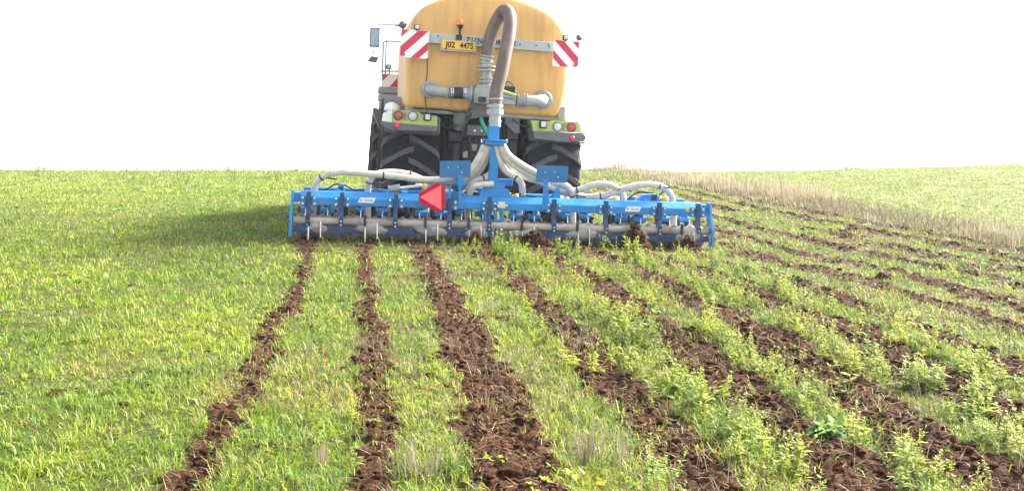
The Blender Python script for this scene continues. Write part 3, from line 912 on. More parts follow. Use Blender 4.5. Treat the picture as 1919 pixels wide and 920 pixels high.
    zr0, zr1 = L(900, 300, .5).z, L(900, 222, .5).z
    for sx in (-.42, .30): mb.ab((cx + sx, .35, zr0 + .2), (cx + sx + .14, 6.3, zr1))
    mb.ab((cx - .55, .5, zr0 + .15), (cx + .55, .62, zr1 - .02))
    chs = mb.build('chassis', M_DARK, root, .01)
    mb = MB(); mb.cyl((cx - 1.1, AX, TR - .03), (cx + 1.1, AX, TR - .03), .15, 20); mb.lathe([(0, -.3), (.2, -.26), (.3, 0), (.2, .26), (0, .3)], (cx, AX, TR - .03), (1, 0, 0), 20)
    ax_ = mb.build('axle', M_DARK, root)
    mb = MB(); mb.cyl((cx - 1.1, AX + 3.9, TR - .03), (cx + 1.1, AX + 3.9, TR - .03), .15, 20); mb.build('axle', M_DARK, root)
    mb = MB(); mb.ab((cx - .62, .75, TR - .35), (cx + .62, 4.6, zr1 + .02)); mb.build('underbody_filler', M_DARK, root, .03)  # dark filler block added so no light shows through between the wheels
    mb = MB()
    F.box(mb, 866, 232, 922, 258, .10, .30); F.box(mb, 868, 262, 900, 330, .25, .5); F.box(mb, 935, 262, 968, 345, .3, .6)
    F.box(mb, 842, 248, 866, 265, .12, .4); F.box(mb, 850, 268, 862, 330, .15, .3); F.box(mb, 952, 240, 972, 262, .1, .35)
    F.box(mb, 828, 330, 1000, 356, .35, .6)
    mb.each('linkage', M_DARK, root, .01)
    mb = MB()
    F.box(mb, 876, 236, 916, 254, .04, .10)
    vbk = mb.build('coupling_block', M_BUMP, root, .006)
    mb = MB()
    for px in (890, 903): q = L(px, 245, .04); mb.cyl(q, q + Vector((0, -.03, 0)), .017, 10)
    mb.each('hydraulic_coupling', M_SILVER, vbk)
    mb = MB()
    mb.lathe([(0, 0), (.05, 0), (.10, .12), (.12, .26), (.10, .30), (0, .30)], L(858, 245, .05), (.15, 0, 1), 18)
    mb.prism(F.poly([(948, 222), (974, 222), (974, 250), (965, 250), (948, 232)], .02), (0, .12, 0))
    mb.prism(F.poly([(884, 190), (920, 192), (922, 218), (878, 224), (876, 212)], -.05), (0, .3, 0))
    mb.each('bracket', M_BUMP, root, .008)
    for pts, m_, r_ in (([(902, 222, -.1), (905, 232, -.12), (911, 244, -.1), (913, 252, -.05)], M_TEAL, .03),
                        ([(826, 222, .1), (835, 240, .0), (850, 236, -.05), (872, 232, .0)], M_BLACK, .012),
                        ([(884, 212, -.05), (876, 228, -.1), (866, 250, -.05), (870, 285, .1)], M_BLACK, .014),
                        ([(880, 258, .05), (884, 285, .0), (876, 318, .1)], M_BLACK, .014), ([(893, 258, .05), (898, 285, -.05), (892, 330, .1)], M_BLACK, .014),
                        ([(905, 258, .05), (908, 280, -.05), (902, 325, .1)], M_BLACK, .012), ([(960, 225, .0), (985, 238, -.02), (1000, 232, .05)], M_BLACK, .010),
                        ([(775, 203, -.03), (830, 206, -.08), (870, 212, -.05), (884, 204, -.06)], M_BLACK, .014),
                        ([(946, 160, -.3), (952, 153, -.33), (960, 158, -.33), (966, 166, -.3)], M_BLACK, .008)):
        mb = MB(); mb.tube(spline(F.path(pts)), r_, 8); mb.build('hydraulic_hose', m_, root)
    mb = MB()
    for px, py in ((868, 283), (897, 296), (885, 270)): F.box(mb, px, py, px + 9, py + 13, .1, .2)
    mb.each('valve', M_GREY, root, .01)
    # wheels -----------------------------------------------------------------
    def wheel(xc_, yc, side):
        o = Vector((xc_, yc, TR)); h = TW / 2
        mb = MB()
        mb.lathe([(.47, -h*.62), (.52, -h*.80), (.70, -h*1.0), (.82, -h*.98), (.865, -h*.92), (.882, -h*.6), (.888, 0), (.882, h*.6), (.865, h*.92), (.82, h*.98), (.70, h*1.0), (.52, h*.80), (.47, h*.62)], o, (1, 0, 0), 64)
        N = 16
        for i in range(N):
            for sd in (-1, 1):
                vs, th0 = [], 2 * math.pi * (i + (.25 if sd > 0 else -.25)) / N
                st = [(-.035, 0, .0), (.10, .05, .005), (.25, .145, .01), (.38, .23, .015), (.445, .29, .05), (.454, .34, .17)]
                for t, ph, sink in st:
                    th = th0 - ph            # the bars trail downwards from the middle, seen from behind
                    dl = .062
                    for d_, rr in ((-dl, .860 - sink), (dl, .860 - sink), (dl * .72, .953 - sink), (-dl * .72, .953 - sink)):
                        a = th + d_
                        vs.append(o + Vector((sd * t, -math.cos(a) * rr, math.sin(a) * rr)))
                fs = []
                for k in range(len(st) - 1):
                    for j in range(4): fs.append((k*4+j, k*4+(j+1) % 4, (k+1)*4+(j+1) % 4, (k+1)*4+j))
                fs += [(3, 2, 1, 0), tuple(len(vs) - 4 + j for j in range(4))]
                mb.add(vs, fs, False, 1)
        ty = mb.build('wheel', [M_RUBBER, M_LUG], root)
        mb = MB(); mb.lathe([(0, h*.1), (.2, h*.12), (.25, h*.3), (.40, h*.45), (.47, h*.62), (.475, h*.60), (.47, -h*.62), (0, -h*.5)], o, (side, 0, 0), 32)
        mb.build('rim', M_WHITE, ty)
    xcl, xcr = L(769, 330, .1).x, L(1038, 345, .1).x
    for yc in (AX, AX + 3.9):
        wheel(xcl, yc, -1); wheel(xcr, yc, 1)
    # fenders with the lamp panels ---------------------------------------------
    def fender(pl_, bumper, arc_x, lamps, outer):
        mb = MB(); n_ = 14; vs = []
        for i in range(n_ + 1):
            a = R(28 + 120 * i / n_); rr = TR + .11
            y, z = AX - math.cos(a) * rr, TR + math.sin(a) * rr
            for x_ in arc_x: vs += [(x_, y, z), ]
        vs2 = [(x_, y * 1.0, z + .025) for (x_, y, z) in vs]
        k = len(vs); fs = []
        for i in range(n_):
            fs += [(2*i, 2*i+2, 2*i+3, 2*i+1), (k+2*i, k+2*i+1, k+2*i+3, k+2*i+2), (2*i, k+2*i, k+2*i+2, 2*i+2), (2*i+1, 2*i+3, k+2*i+3, k+2*i+1)]
        mb.add(vs + vs2, fs, True)
        fd = mb.build('fender', M_BUMP, root)
        mb = MB(); mb.prism([p for p in F.poly(pl_, -.06)], (0, .20, 0)); lp = mb.build('lamp_panel', M_LIME, root, .015, 3)
        mb = MB(); mb.prism([p for p in F.poly(bumper, -.09)], (0, .30, 0)); mb.build('bumper', M_BUMP, root, .025, 3)
        for (px, py, r_, m_, nm) in lamps:
            q = L(px, py, -.06)
            mb = MB()
            if nm == 'work_lamp':
                mb.box((q.x, -.10, q.z), (.115, .09, .115)); wl = mb.build('work_lamp', M_BLACK, root, .02, 3)
                mb = MB(); mb.box((q.x, -.148, q.z + .004), (.075, .012, .08)); mb.build('lens', M_CLEAR, wl, .015)
            else:
                y0 = -.055 if nm != 'reflector' else -.10
                mb.lathe([(0, .03), (r_ * .7, .026), (r_, .012), (r_ * 1.02, 0)], (q.x, y0 - .006, q.z), (0, -1, 0), 22)
                lo = mb.build(nm, m_, root)
                if nm != 'reflector':
                    mb = MB(); mb.lathe([(r_ * 1.0, .0), (r_ * 1.0, .022), (r_ * 1.16, .022), (r_ * 1.18, 0)], (q.x, y0 - .006, q.z), (0, -1, 0), 22); mb.build('lamp_ring', M_BUMP, lo)
        q = L((lamps[0][0] + lamps[1][0]) / 2, (lamps[0][1] + lamps[1][1]) / 2, -.065)
        mb = MB()
        for s_ in (-1, 1):
            pts = [q + Vector((.022 * math.cos(a), 0, s_ * .035 + .022 * math.sin(a))) for a in np.linspace(.9, 5.4, 9)]
            mb.tube(pts, .006, 6)
        mb.build('emblem', M_BUMP, lp)
    fender([(737, 206), (770, 208), (786, 211), (790, 214), (820, 218), (820, 238), (736, 231)],
           [(717, 227), (737, 230), (820, 237), (820, 246), (760, 245), (732, 243), (716, 234)],
           (L(720, 230, .2).x, L(822, 230, .2).x),
           [(747, 217, .066, M_REDLENS, 'tail_lamp'), (774, 218, .066, M_CLEAR, 'indicator_lamp'), (801, 220, .05, M_CLEAR, 'work_lamp'), (744, 236, .04, M_REFL, 'reflector')], -1)
    fender([(996, 226), (1030, 228), (1035, 226), (1085, 229), (1089, 249), (1000, 246)],
           [(999, 246), (1060, 249), (1093, 250), (1099, 258), (1094, 266), (1060, 266), (1002, 260)],
           (L(990, 240, .2).x, L(1096, 240, .2).x),
           [(1071, 239, .066, M_REDLENS, 'tail_lamp'), (1045, 238, .066, M_CLEAR, 'indicator_lamp'), (1017, 234, .05, M_CLEAR, 'work_lamp'), (1072, 259, .04, M_REFL, 'reflector')], 1)
    mb = MB(); mb.prism(F.poly([(720, 212), (736, 206), (735, 231), (717, 227)], -.04), (0, .22, 0)); mb.build('fender_corner', M_WHITE, root, .02, 3)
    mb = MB(); mb.prism(F.poly([(1086, 230), (1093, 236), (1097, 250), (1089, 249)], -.04), (0, .22, 0)); mb.build('fender_corner', M_WHITE, root, .02, 3)
    mb = MB(); mb.lathe([(0, .09), (.07, .075), (.12, .03), (.13, -.05), (0, -.05)], L(736, 203, .35), (.2, -.3, 1), 18); mb.build('air_filter', M_WHITE, root)
    # far left: steps, rails, mirror and second warning board on the cab side -------
    D = 3.0
    mb = MB()
    for pts in ([(716.5, 190, D), (717.5, 120, D), (719, 80, D), (724, 77.5, D), (752, 78, D)], [(721.5, 165, D), (723, 120, D), (724.5, 79, D)], [(714, 134, D), (752, 134, D)], [(730, 126, D), (730, 140, D)]):
        mb.tube(F.path(pts), .016, 8)
    mb.each('hand_rail', M_GALV, root)
    mb = MB(); F.box(mb, 710, 163, 749, 176, D - .02, D + .4); F.box(mb, 710, 177, 749, 190, D - .05, D + .5); F.box(mb, 711, 190, 722, 206, D, D + .3)
    mb.each('step_box', M_GREY, root, .02)
    mb = MB(); F.box(mb, 717, 139, 748, 164, D - .06, D - .04); wb = mb.build('warning_board', M_WHITE, root)
    mb = MB()
    for pg in ([(717.5, 139.5), (730, 139.5), (717.5, 152)], [(748, 143), (748, 163.5), (730, 163.5)]):
        mb.prism(F.poly(pg, D - .064), (0, .003, 0))
    mb.each('red_stripe', M_RED, wb)
    mb = MB(); F.box(mb, 724.5, 121, 734, 130, D - .1, D); ml = mb.build('marker_lamp', M_BUMP, root, .015)
    mb = MB(); F.box(mb, 726.5, 123, 732, 128, D - .115, D - .1); mb.build('lens', M_CLEAR, ml)
    mb = MB(); mb.prism(F.poly([(700, 203), (706, 202), (718, 222), (722, 240), (712, 240), (703, 220)], D - .3), (0, .5, 0)); mb.build('fender', M_BUMP, root, .02)
    q = L(755, 47, .9); mb = MB(); mb.lathe([(0, -.06), (.05, -.06), (.062, -.02), (.062, .03), (0, .05)], q, (0, -1, 0), 18)
    mb.tube(F.path([(757, 57, .9), (755, 50, .9)]), .02, 8); mb.tube(F.path([(752, 49, .9), (740, 48.5, .9)]), [.022, .008], 8)
    mb.build('side_lamp', M_BUMP, root)
    D = 3.4
    mb = MB(); mb.tube(F.path([(765, 47, D), (745, 47, D), (707, 46, D), (703, 53, D), (702, 90, D), (699, 107, D)]), .012, 8)
    arm = mb.build('mirror_arm', M_GALV, root)
    mb = MB(); mb.prism([p for p in [L(x_, y_, D) for x_, y_ in ((694.5, 53), (712.5, 53), (711, 89), (692.5, 88))]], (0, .09, 0)); mr = mb.build('mirror', M_BUMP, arm, .025, 3)
    mb = MB(); mb.prism([L(x_, y_, D) + Vector((0, -.004, 0)) for x_, y_ in ((696.5, 56), (710.5, 56), (709, 86), (694.5, 85))], (0, .004, 0)); 
    mb.build('mirror', mat('mirror_glass', (.22, .30, .38), .08, metal=.6), arm)
    mb = MB(); mb.prism([L(x_, y_, D) for x_, y_ in ((696, 106), (710, 108), (706, 118), (689, 115))], (0, .09, 0)); mb.build('kerb_mirror', M_BUMP, arm, .02, 3)
    # cab in front of the tank -----------------------------------------------------
    mb = MB()
    prof = rounded([(3.45, 1.25), (5.15, 1.25), (5.3, 2.2), (5.0, 3.25), (3.55, 3.25)], .12, 4)
    mb.prism([(cx - .95, p.x, p.y) for p in prof], (1.9, 0, 0))
    cab = mb.build('cab', M_LIME, root, .02)
    mb = MB()
    for sx in (-.953, .953): mb.prism([(cx + sx, y_, z_) for y_, z_ in ((3.62, 2.1), (5.05, 2.1), (4.85, 3.1), (3.66, 3.1))], (.004 if sx > 0 else -.004, 0, 0))
    mb.prism([(cx - .85, 5.245, 2.25), (cx + .85, 5.245, 2.25), (cx + .85, 5.00, 3.15), (cx - .85, 5.00, 3.15)], (0, .05, .01))
    mb.each('window', M_GLASS, cab)
    mb = MB(); mb.ab((cx - 1.0, 3.4, 3.26), (cx + 1.0, 5.2, 3.36)); mb.build('roof', M_WHITE, cab, .04)
    mb = MB(); mb.ab((cx - .55, 5.3, 1.1), (cx + .55, 6.5, 1.95)); mb.build('bonnet', M_LIME, root, .08, 3)
build_truck()

# ------------------------------------------------------------------ blue cultivator
def build_cultivator():
    F = Frame(940, 14.15, 8.0, 2.35)
    L = F.L
    root = empty('slurry_cultivator', F.M)
    tag(root, 'wide bright blue cultivator with pale hoses and a red triangle sign, working behind the tanker', 'cultivator')
    xa, xb = L(546, 370, 0).x, L(1333, 395, 0).x
    zt = (L(620, 360, 0).z + L(1250, 379, 0).z) / 2          # top edge of the rear beam
    BH = .185
    # beam ---------------------------------------------------------------------
    mb = MB()
    pf = [(-.0, zt - BH), (-.0, zt - .085), (.085, zt), (.17, zt), (.20, zt - .06), (.20, zt - BH)]
    ia, ib = L(563, 370, 0).x, L(1318, 392, 0).x
    mb.prism([(ia, y, z) for y, z in pf], (ib - ia, 0, 0))
    beam = mb.build('rear_beam', M_BLUE, root, .012)
    mb = MB(); mb.ab((xa, .02, zt - .15), (ia, .12, zt - .02)); mb.ab((ib, .02, zt - .15), (xb, .12, zt - .02))
    mb.each('beam_end', M_BLUE, beam, .01)
    for x_, s_ in ((xa, 1), (xb, -1)):
        mb = MB(); mb.prism([(x_, y, z) for y, z in ((-.20, .06), (-.04, .06), (.02, .30), (.12, zt - .16), (.12, zt + .01), (.0, zt + .01), (-.06, zt - .16), (-.17, .30))], (s_ * .035, 0, 0))
        mb.build('end_plate', M_BLUE, root, .006)
    mb = MB(); mb.ab((ia - .02, .95, zt - .17), (ib + .02, 1.13, zt - .005)); mb.build('front_beam', M_BLUE, root, .02)
    mb = MB()
    for px in (632, 760, 905, 950, 1090, 1215): x_ = L(px, 375, .1).x; mb.ab((x_ - .04, .2, zt - .08), (x_ + .04, .95, zt + .02))
    mb.each('cross_member', M_BLUE, root, .01)
    # stickers -------------------------------------------------------------------
    def stick(name, px, py, wpx, h, m, sl=0.0, up=False):
        q = L(px, py, -.002); s_ = wpx / FPX * 14.15
        mb = MB(); mb.prism([(q.x - s_/2, -.0025, q.z - h/2), (q.x + s_/2 - sl, -.0025, q.z - h/2), (q.x + s_/2, -.0025, q.z + h/2), (q.x - s_/2 + sl, -.0025, q.z + h/2)], (0, .002, 0))
        return mb.build(name, m, beam)
    zz = zt - .135
    for px, py in ((688, 375.5), (1187, 392)):
        q = L(px, py, 0); o = stick('maker_sticker', px, py, 33, .07, M_WHITE, .035)
        mb = MB()
        mb.prism([(q.x - .085, -.005, q.z - .02), (q.x - .06, -.005, q.z), (q.x - .085, -.005, q.z + .02), (q.x - .062, -.005, q.z + .02), (q.x - .037, -.005, q.z), (q.x - .062, -.005, q.z - .02)][:3], (0, .002, 0))
        mb.build('maker_emblem', M_RED, o)
        mb = MB(); mb.ab((q.x - .03, -.005, q.z - .012), (q.x + .085, -.003, q.z + .012)); mb.build('sticker_band', M_BAR, o)
    for px, py in ((584, 372), (1294, 394)): stick('yellow_sticker', px, py, 17, .045, M_YCAP)
    # brackets and arms from the beam down to the levelling bar ------------------------
    ztube = (L(660, 418, -.32).z + L(1250, 437, -.32).z) / 2
    arms = [577, 640, 742, 844, 919, 1041, 1139, 1240, 1313]
    axs = [L(px, 400, -.15).x for px in arms]
    for x_ in axs:
        mb = MB()
        mb.prism([(x_ - .028, y, z) for y, z in ((-.075, zt + .0), (-.004, zt + .0), (-.004, ztube + .02), (-.03, ztube - .15), (-.11, ztube - .15), (-.11, ztube + .06), (-.075, ztube + .14))], (.056, 0, 0))
        mb.prism([(x_ - .085, -.118, ztube - .15), (x_ + .085, -.118, ztube - .15), (x_ + .03, -.118, ztube - .03), (x_ + .03, -.118, ztube + .06), (x_ - .03, -.118, ztube + .06), (x_ - .03, -.118, ztube - .03)], (0, .012, 0))
        arm = mb.build('support_arm', M_DBLUE, root, .005)
        mb = MB()
        for sx in (-1, 1):
            mb.ab((x_ + sx * .075 - .04, -.02, zt - .20), (x_ + sx * .075 + .04, -.004, zt - .06))
        mb.each('clamp_plate', M_BLUE, arm, .006)
        mb = MB()
        for sx in (-.078, .078):
            for dz in (-.165, -.085): mb.cyl((x_ + sx, -.021, zt + dz), (x_ + sx, -.05, zt + dz), .017, 6)
        for dz in (-.06, -.11): mb.cyl((x_, -.119, ztube + dz + .07), (x_, -.133, ztube + dz + .07), .013, 6)
        mb.each('bolt', M_SILVER, arm)
    # dusty tube and the dark blue scraper panels ---------------------------------------
    mb = MB(); mb.cyl((xa + .05, -.05, ztube), (xb - .05, -.05, ztube), .05, 20); mb.build('levelling_tube', M_TUBE, root)
    for i, x_ in enumerate(axs):
        p0_, p1_ = max(x_ - .255, xa + .05), min(x_ + .255, xb - .05)
        if i == 4: p1_ = x_ + .12
        mb = MB(); mb.ab((p0_, -.104, ztube - .145), (p1_, -.09, ztube - .062)); mb.build('scraper_panel', M_DBLUE, root, .004)
    # ring roller -------------------------------------------------------------------------
    zr = .17; pr = [(0, 0), (.11, 0)]
    W = xb - xa - .14; nr = 46
    for i in range(nr):
        a = W * i / nr; d = W / nr
        pr += [(.14, a + d * .1), (.165 + .006 * math.sin(i * 2.3), a + d * .42), (.166 + .006 * math.sin(i * 2.3), a + d * .58), (.14, a + d * .9)]
    pr += [(.11, W), (0, W)]
    mb = MB(); mb.lathe(pr, (xa + .07, .13, zr), (1, 0, 0), 26); mb.build('roller', M_CAKED, root)
    # tines with their overload springs, hoses' feet and wire prongs ------------------------
    feet = [588, 690, 799, 877, 973, 1073, 1171, 1262]
    fx = [L(px, 405, .45).x for px in feet]
    for i, x_ in enumerate(fx):
        yb = .55 if i % 2 == 0 else .75
        mb = MB()
        pth = spline([(x_ + .06, yb + .15, zt - .12), (x_ + .06, yb - .02, zt - .22), (x_ + .06, yb - .12, zt - .45), (x_ + .06, yb + .0, .16), (x_ + .06, yb + .14, -.06)], 5)
        for k in range(len(pth) - 1):
            a, b = pth[k], pth[k+1]; d = (b - a); ang = math.atan2(d.z, d.y)
            mb.box((a + b) / 2, (.05, d.length * 1.15, .075), Matrix.Rotation(ang, 3, 'X'))
        mb.prism([(x_ - .06, yb + .0, .01), (x_ + .18, yb + .0, .01), (x_ + .06, yb + .22, -.04)], (0, 0, .02))
        tine = mb.build('tine', M_DARK, root, .004)
        mb = MB(); k = LUMPS[(i * 3) % 8]; V = k * np.array([.17 + .03 * (i % 3), .05, .085]) + np.array([x_ + .06, -.085, ztube - .10 + .012 * (i % 2)])
        mb.add(V, [tuple(int(q) for q in f) for f in IF], True); mb.build('caked_soil', M_CAKED, tine)
        mb = MB(); mb.box((x_ - .04, -.12, ztube + .03), (.035, .03, .15)); mb.build('tine_knife', M_DARK, tine, .004)
        mb = MB()
        for sx in (-1, 1):
            xc = x_ + .06 + sx * .14
            mb.cyl((xc - .09, yb - .22, zt - .285), (xc + .09, yb - .22, zt - .285), .042, 14)
        mb.ab((x_ - .12, yb - .25, zt - .27), (x_ - .09, yb - .02, zt - .10)); mb.ab((x_ + .21, yb - .25, zt - .27), (x_ + .24, yb - .02, zt - .10))
        mb.each('overload_spring', M_BLUE, tine, .004)
        mb = MB(); rr = random.Random(i)
        for k in range(7):
            xx = x_ + rr.uniform(-.26, .36); mb.cyl((xx, yb - .18 + rr.uniform(-.1, .25), zt - .30), (xx + rr.uniform(-.03, .03), yb - .15, rr.uniform(.28, .4)), rr.uniform(.012, .030), 8)
        mb.each('linkage', M_DARK, tine)
        mb = MB()
        for xx, h0, h1, yy in ((x_ - .03, -.02, .20, -.17), (x_ + .13, .05, .27, -.15)): mb.tube([(xx, yy, h1), (xx + .004, yy - .01, h0)], .011, 8)
        for xx in (x_ - .10, x_ + .20): mb.tube([(xx, .30, zt - .26), (xx, .28, .30)], .010, 6)
        mb.each('wire_prong', M_SILVER, tine)
    mb = MB(); rr = random.Random(5)
    for k in range(30):
        xx = xa + .2 + (xb - xa - .4) * (k + rr.uniform(-.3, .3)) / 29
        if (k % 4) == 2: continue
        h0 = rr.uniform(.05, .2)
        mb.tube([(xx, .62 + rr.uniform(-.2, .3), zt - .18), (xx + rr.uniform(-.04, .04), .5, zt - .36), (xx + rr.uniform(-.05, .05), .62, h0)], [.026, .035, .026], 8)
    mb.each('harrow_leg', M_DARK, root)
    # levelling discs in front, a row of dark discs seen under the beam
    mb = MB(); x_ = xa + .25
    k = 0
    while x_ < xb - .2:
        mb.lathe([(0, -.012), (.20, -.03), (.205, -.02), (.0, .01)], (x_, .98 + .12 * (k % 2), .18), (1, .25, 0), 20)
        x_ += .375; k += 1
    mb.each('disc', M_DARK, root)
    # mast, distributor head ------------------------------------------------------------------
    mb = MB(); F.box(mb, 917.5, 268, 934, 372, .16, .28); F.box(mb, 908, 344, 946, 372, .14, .30)
    F.box(mb, 934, 336, 962, 348, .3, .4); F.box(mb, 900, 356, 956, 372, .12, .5)
    mb.build('mast', M_BLUE, root, .012)
    mb = MB(); F.box(mb, 917, 236, 936, 263, .12, .27)
    qd = L(926, 268, .195)
    mb.box((qd.x, .195, qd.z + .035), (.36, .30, .018)); mb.box((qd.x, .195, qd.z), (.28, .24, .06))
    mb.build('distributor_head', M_BLUE, root, .008)
    mb = MB()
    for px in (903, 949):
        q = L(px, 265, .19); mb.cyl(q + Vector((0, -.05, -.02)), q + Vector((0, -.05, .03)), .013, 6)
    mb.each('bolt', M_SILVER, root)
    # side boards on posts, disc, triangle -------------------------------------------------------
    def sboard(pts, post, disc):
        mb = MB(); mb.prism(F.poly(pts, -.02), (0, .014, 0)); b = mb.build('lamp_board', M_MBLUE, root, .003)
        mb = MB()
        for dx, dy_ in ((-10, -3), (4, -4), (9, 6)):
            q = L((pts[0][0] + pts[2][0]) / 2 + dx * 1.3, (pts[0][1] + pts[2][1]) / 2 + dy_, -.02); mb.cyl(q, q + Vector((0, -.008, 0)), .008, 6)
        mb.each('bolt', M_SILVER, b)
        mb = MB(); mb.prism(F.poly(post, -.045), (0, .02, 0)); F.box(mb, post[0][0] - 2, post[0][1] - 3, post[1][0] + 2, post[0][1] + 3, -.05, -.025)
        mb.build('board_post', M_BLUE, b, .004)
        if disc:
            q = L(861, 346, -.012); mb = MB(); mb.lathe([(0, .006), (.10, .006), (.10, -.006), (0, -.006)], q, (0, -1, 0), 28)
            F.box(mb, 848, 346, 866, 376, -.018, -.008)
            mb.build('disc_plate', M_MBLUE, b)
    sboard([(825, 302), (883, 301.5), (882, 333), (824, 333)], [(859, 332), (865, 332), (866, 384), (860, 384)], True)
    sboard([(1007, 309.5), (1066, 312), (1063, 343), (1005, 341.5)], [(1020, 340), (1027, 340), (1031, 392), (1016, 392)], False)
    hexa = [(785.5, 362.5), (820, 341.5), (834.5, 350), (834.5, 390.5), (820, 397.5), (785.5, 378)]
    mb = MB(); mb.prism(F.poly(hexa, -.12), (0, .012, 0)); tri = mb.build('triangle_sign', M_CRIM, root)
    mb = MB(); mb.prism(F.poly([(787, 369.5), (827.5, 347), (827.5, 393.5)], -.123), (0, .0025, 0)); mb.build('triangle_face', M_PINK, tri)
    mb = MB(); F.box(mb, 806, 362, 822, 376, -.105, .02); F.box(mb, 833, 349, 846, 353, -.1, -.06); F.box(mb, 841, 350, 846, 372, -.1, -.06); mb.build('sign_bracket', M_BLUE, tri)
    # pale hoses from the distributor to the tines ----------------------------------------------------
    HP = [
        [(908, 273, .20), (899, 294, .18), (882, 318, .15), (856, 333, .10), (800, 337, .06), (745, 331, .04), (690, 326, .04), (650, 323, .05), (622, 325, .06), (602, 333, .1), (591, 348, .16), (588, 372, .28), (588, 412, .40)],
        [(913, 273, .20), (906, 296, .22), (888, 321, .26), (860, 338, .26), (806, 340, .24), (770, 328, .22), (738, 323, .22), (708, 326, .22), (694, 338, .24), (690, 356, .30), (690, 380, .38), (690, 412, .42)],
        [(918, 273, .20), (912, 298, .28), (894, 326, .34), (864, 343, .36), (828, 341, .34), (808, 346, .34), (800, 362, .36), (799, 385, .40), (799, 412, .42)],
        [(923, 273, .22), (923, 300, .32), (920, 324, .36), (908, 333, .32), (890, 340, .26), (879, 354, .27), (876, 376, .34), (877, 412, .42)],
        [(929, 273, .20), (935, 298, .20), (948, 320, .20), (964, 331, .19), (976, 341, .18), (979.5, 358, .24), (976, 382, .34), (973, 412, .42)],
        [(934, 273, .20), (943, 296, .24), (963, 320, .27), (996, 336, .28), (1030, 343, .28), (1054, 345, .27), (1068, 354, .27), (1073, 370, .32), (1074, 390, .40), (1074, 418, .44)],
        [(939, 273, .20), (949, 296, .17), (975, 318, .15), (1006, 335, .18), (1040, 353, .30), (1080, 357, .30), (1108, 348, .26), (1132, 345, .24), (1156, 352, .24), (1168, 368, .28), (1171, 392, .38), (1171, 424, .44)],
        [(943, 273, .20), (955, 292, .14), (980, 310, .10), (1008, 327, .14), (1046, 356, .36), (1088, 368, .36), (1130, 367, .30), (1162, 357, .24), (1188, 349, .20), (1216, 346, .18), (1240, 350, .20), (1256, 362, .26), (1262, 384, .36), (1263, 424, .44)],
    ]
    for hp in HP:
        mb = MB(); pth = spline(F.path(hp), 7); mb.tube(pth, .046, 14)
        h = mb.build('slurry_hose', M_HOSE, root)
        mb = MB(); k = len(pth)
        for j in (int(k * .45), int(k * .74)):
            a, b = pth[j], pth[min(j + 1, k - 1)]; d = (b - a).normalized(); mb.cyl(a, a + d * .022, .050, 14)
        a, b = pth[int(k * .74)], pth[int(k * .74) + 1]
        mb.cyl(a + Vector((.05, -.02, -.01)), a + Vector((.20, -.02, -.03)), .012, 8)
        mb.each('hose_clamp', M_BLACK, h)
    mb = MB(); mb.tube(spline(F.path([(925, 345, .12), (905, 346, .10), (888, 350, .08), (881, 362, .12), (878, 374, .25)]), 6), .044, 14); mb.build('slurry_hose', M_HOSE, root)
    # yellow caps
    for px, py in ((967, 368), (1062, 374), (1154, 374), (1247, 374), (797, 350)):
        q = L(px, py, .5); mb = MB(); mb.lathe([(0, .05), (.04, .045), (.05, .0), (.05, -.05), (0, -.05)], q, (.3, -1, .2), 14); mb.build('yellow_cap', M_YCAP, root)
        mb = MB(); mb.lathe([(0, .05), (.035, .04), (.04, -.04), (0, -.05)], L(px - 12, py - 2, .55), (1, 0, 0), 12); mb.build('valve', M_SILVER, root)
    # folding hinges, ram and thin hoses
    for pg in ([(634, 346), (645, 345), (648, 372), (634, 372)], [(618, 372), (628, 353), (636, 350), (636, 372)], [(1192, 377), (1205, 365), (1232, 364), (1238, 383), (1195, 380)], [(1036, 372), (1042, 352), (1048, 352), (1054, 388), (1038, 388)]):
        mb = MB(); mb.prism(F.poly(pg, .25), (0, .12, 0)); mb.build('folding_hinge', M_BLUE, root, .006)
    mb = MB(); F.box(mb, 1221, 365, 1231, 376, .245, .26); F.box(mb, 636, 350, 643, 356, .245, .26); mb.each('hinge_slot', M_BLACK, root)
    mb = MB(); mb.cyl(L(748, 353, .5), L(800, 348, .5), .028, 12); ra = mb.build('hydraulic_ram', M_SILVER, root)
    mb = MB(); mb.cyl(L(728, 356, .5), L(750, 353, .5), .06, 14); mb.prism(F.poly([(722, 368), (732, 348), (746, 346), (748, 362), (736, 370)], .46), (0, .06, 0)); mb.build('ram_barrel', M_GALV, ra)
    for pts in ([(594, 356, .3), (612, 355, .3), (628, 346, .3), (648, 348, .3), (664, 356, .3), (684, 355, .3)], [(700, 352, .4), (712, 358, .4), (728, 368, .3)], [(1170, 378, .3), (1186, 366, .3), (1200, 360, .3), (1225, 362, .3)],
                [(1234, 372, .3), (1242, 360, .3), (1254, 357, .3)], [(945, 372, .3), (958, 364, .2), (972, 362, .2), (985, 371, .3)], [(1050, 362, .4), (1066, 366, .4), (1078, 372, .4)], [(850, 370, .3), (880, 366, .3), (905, 362, .3)]):
        mb = MB(); mb.tube(spline(F.path(pts), 6), .011, 8); mb.build('hydraulic_hose', M_BLACK, root)
    # central frame
    mb = MB()
    for px in (908, 926, 938): F.box(mb, px, 384, px + 6, 440, -.02, .06)
    mb.each('frame_bar', M_BLUE, root, .005)
    mb = MB(); F.box(mb, 934, 378, 948, 390, -.03, .0)
    for px in (934, 941, 950, 915): q = L(px, 385, -.02); mb.cyl(q, q + Vector((0, -.03, 0)), .018, 8)
    mb.each('bolt', M_SILVER, root)
    return F
CF = build_cultivator()

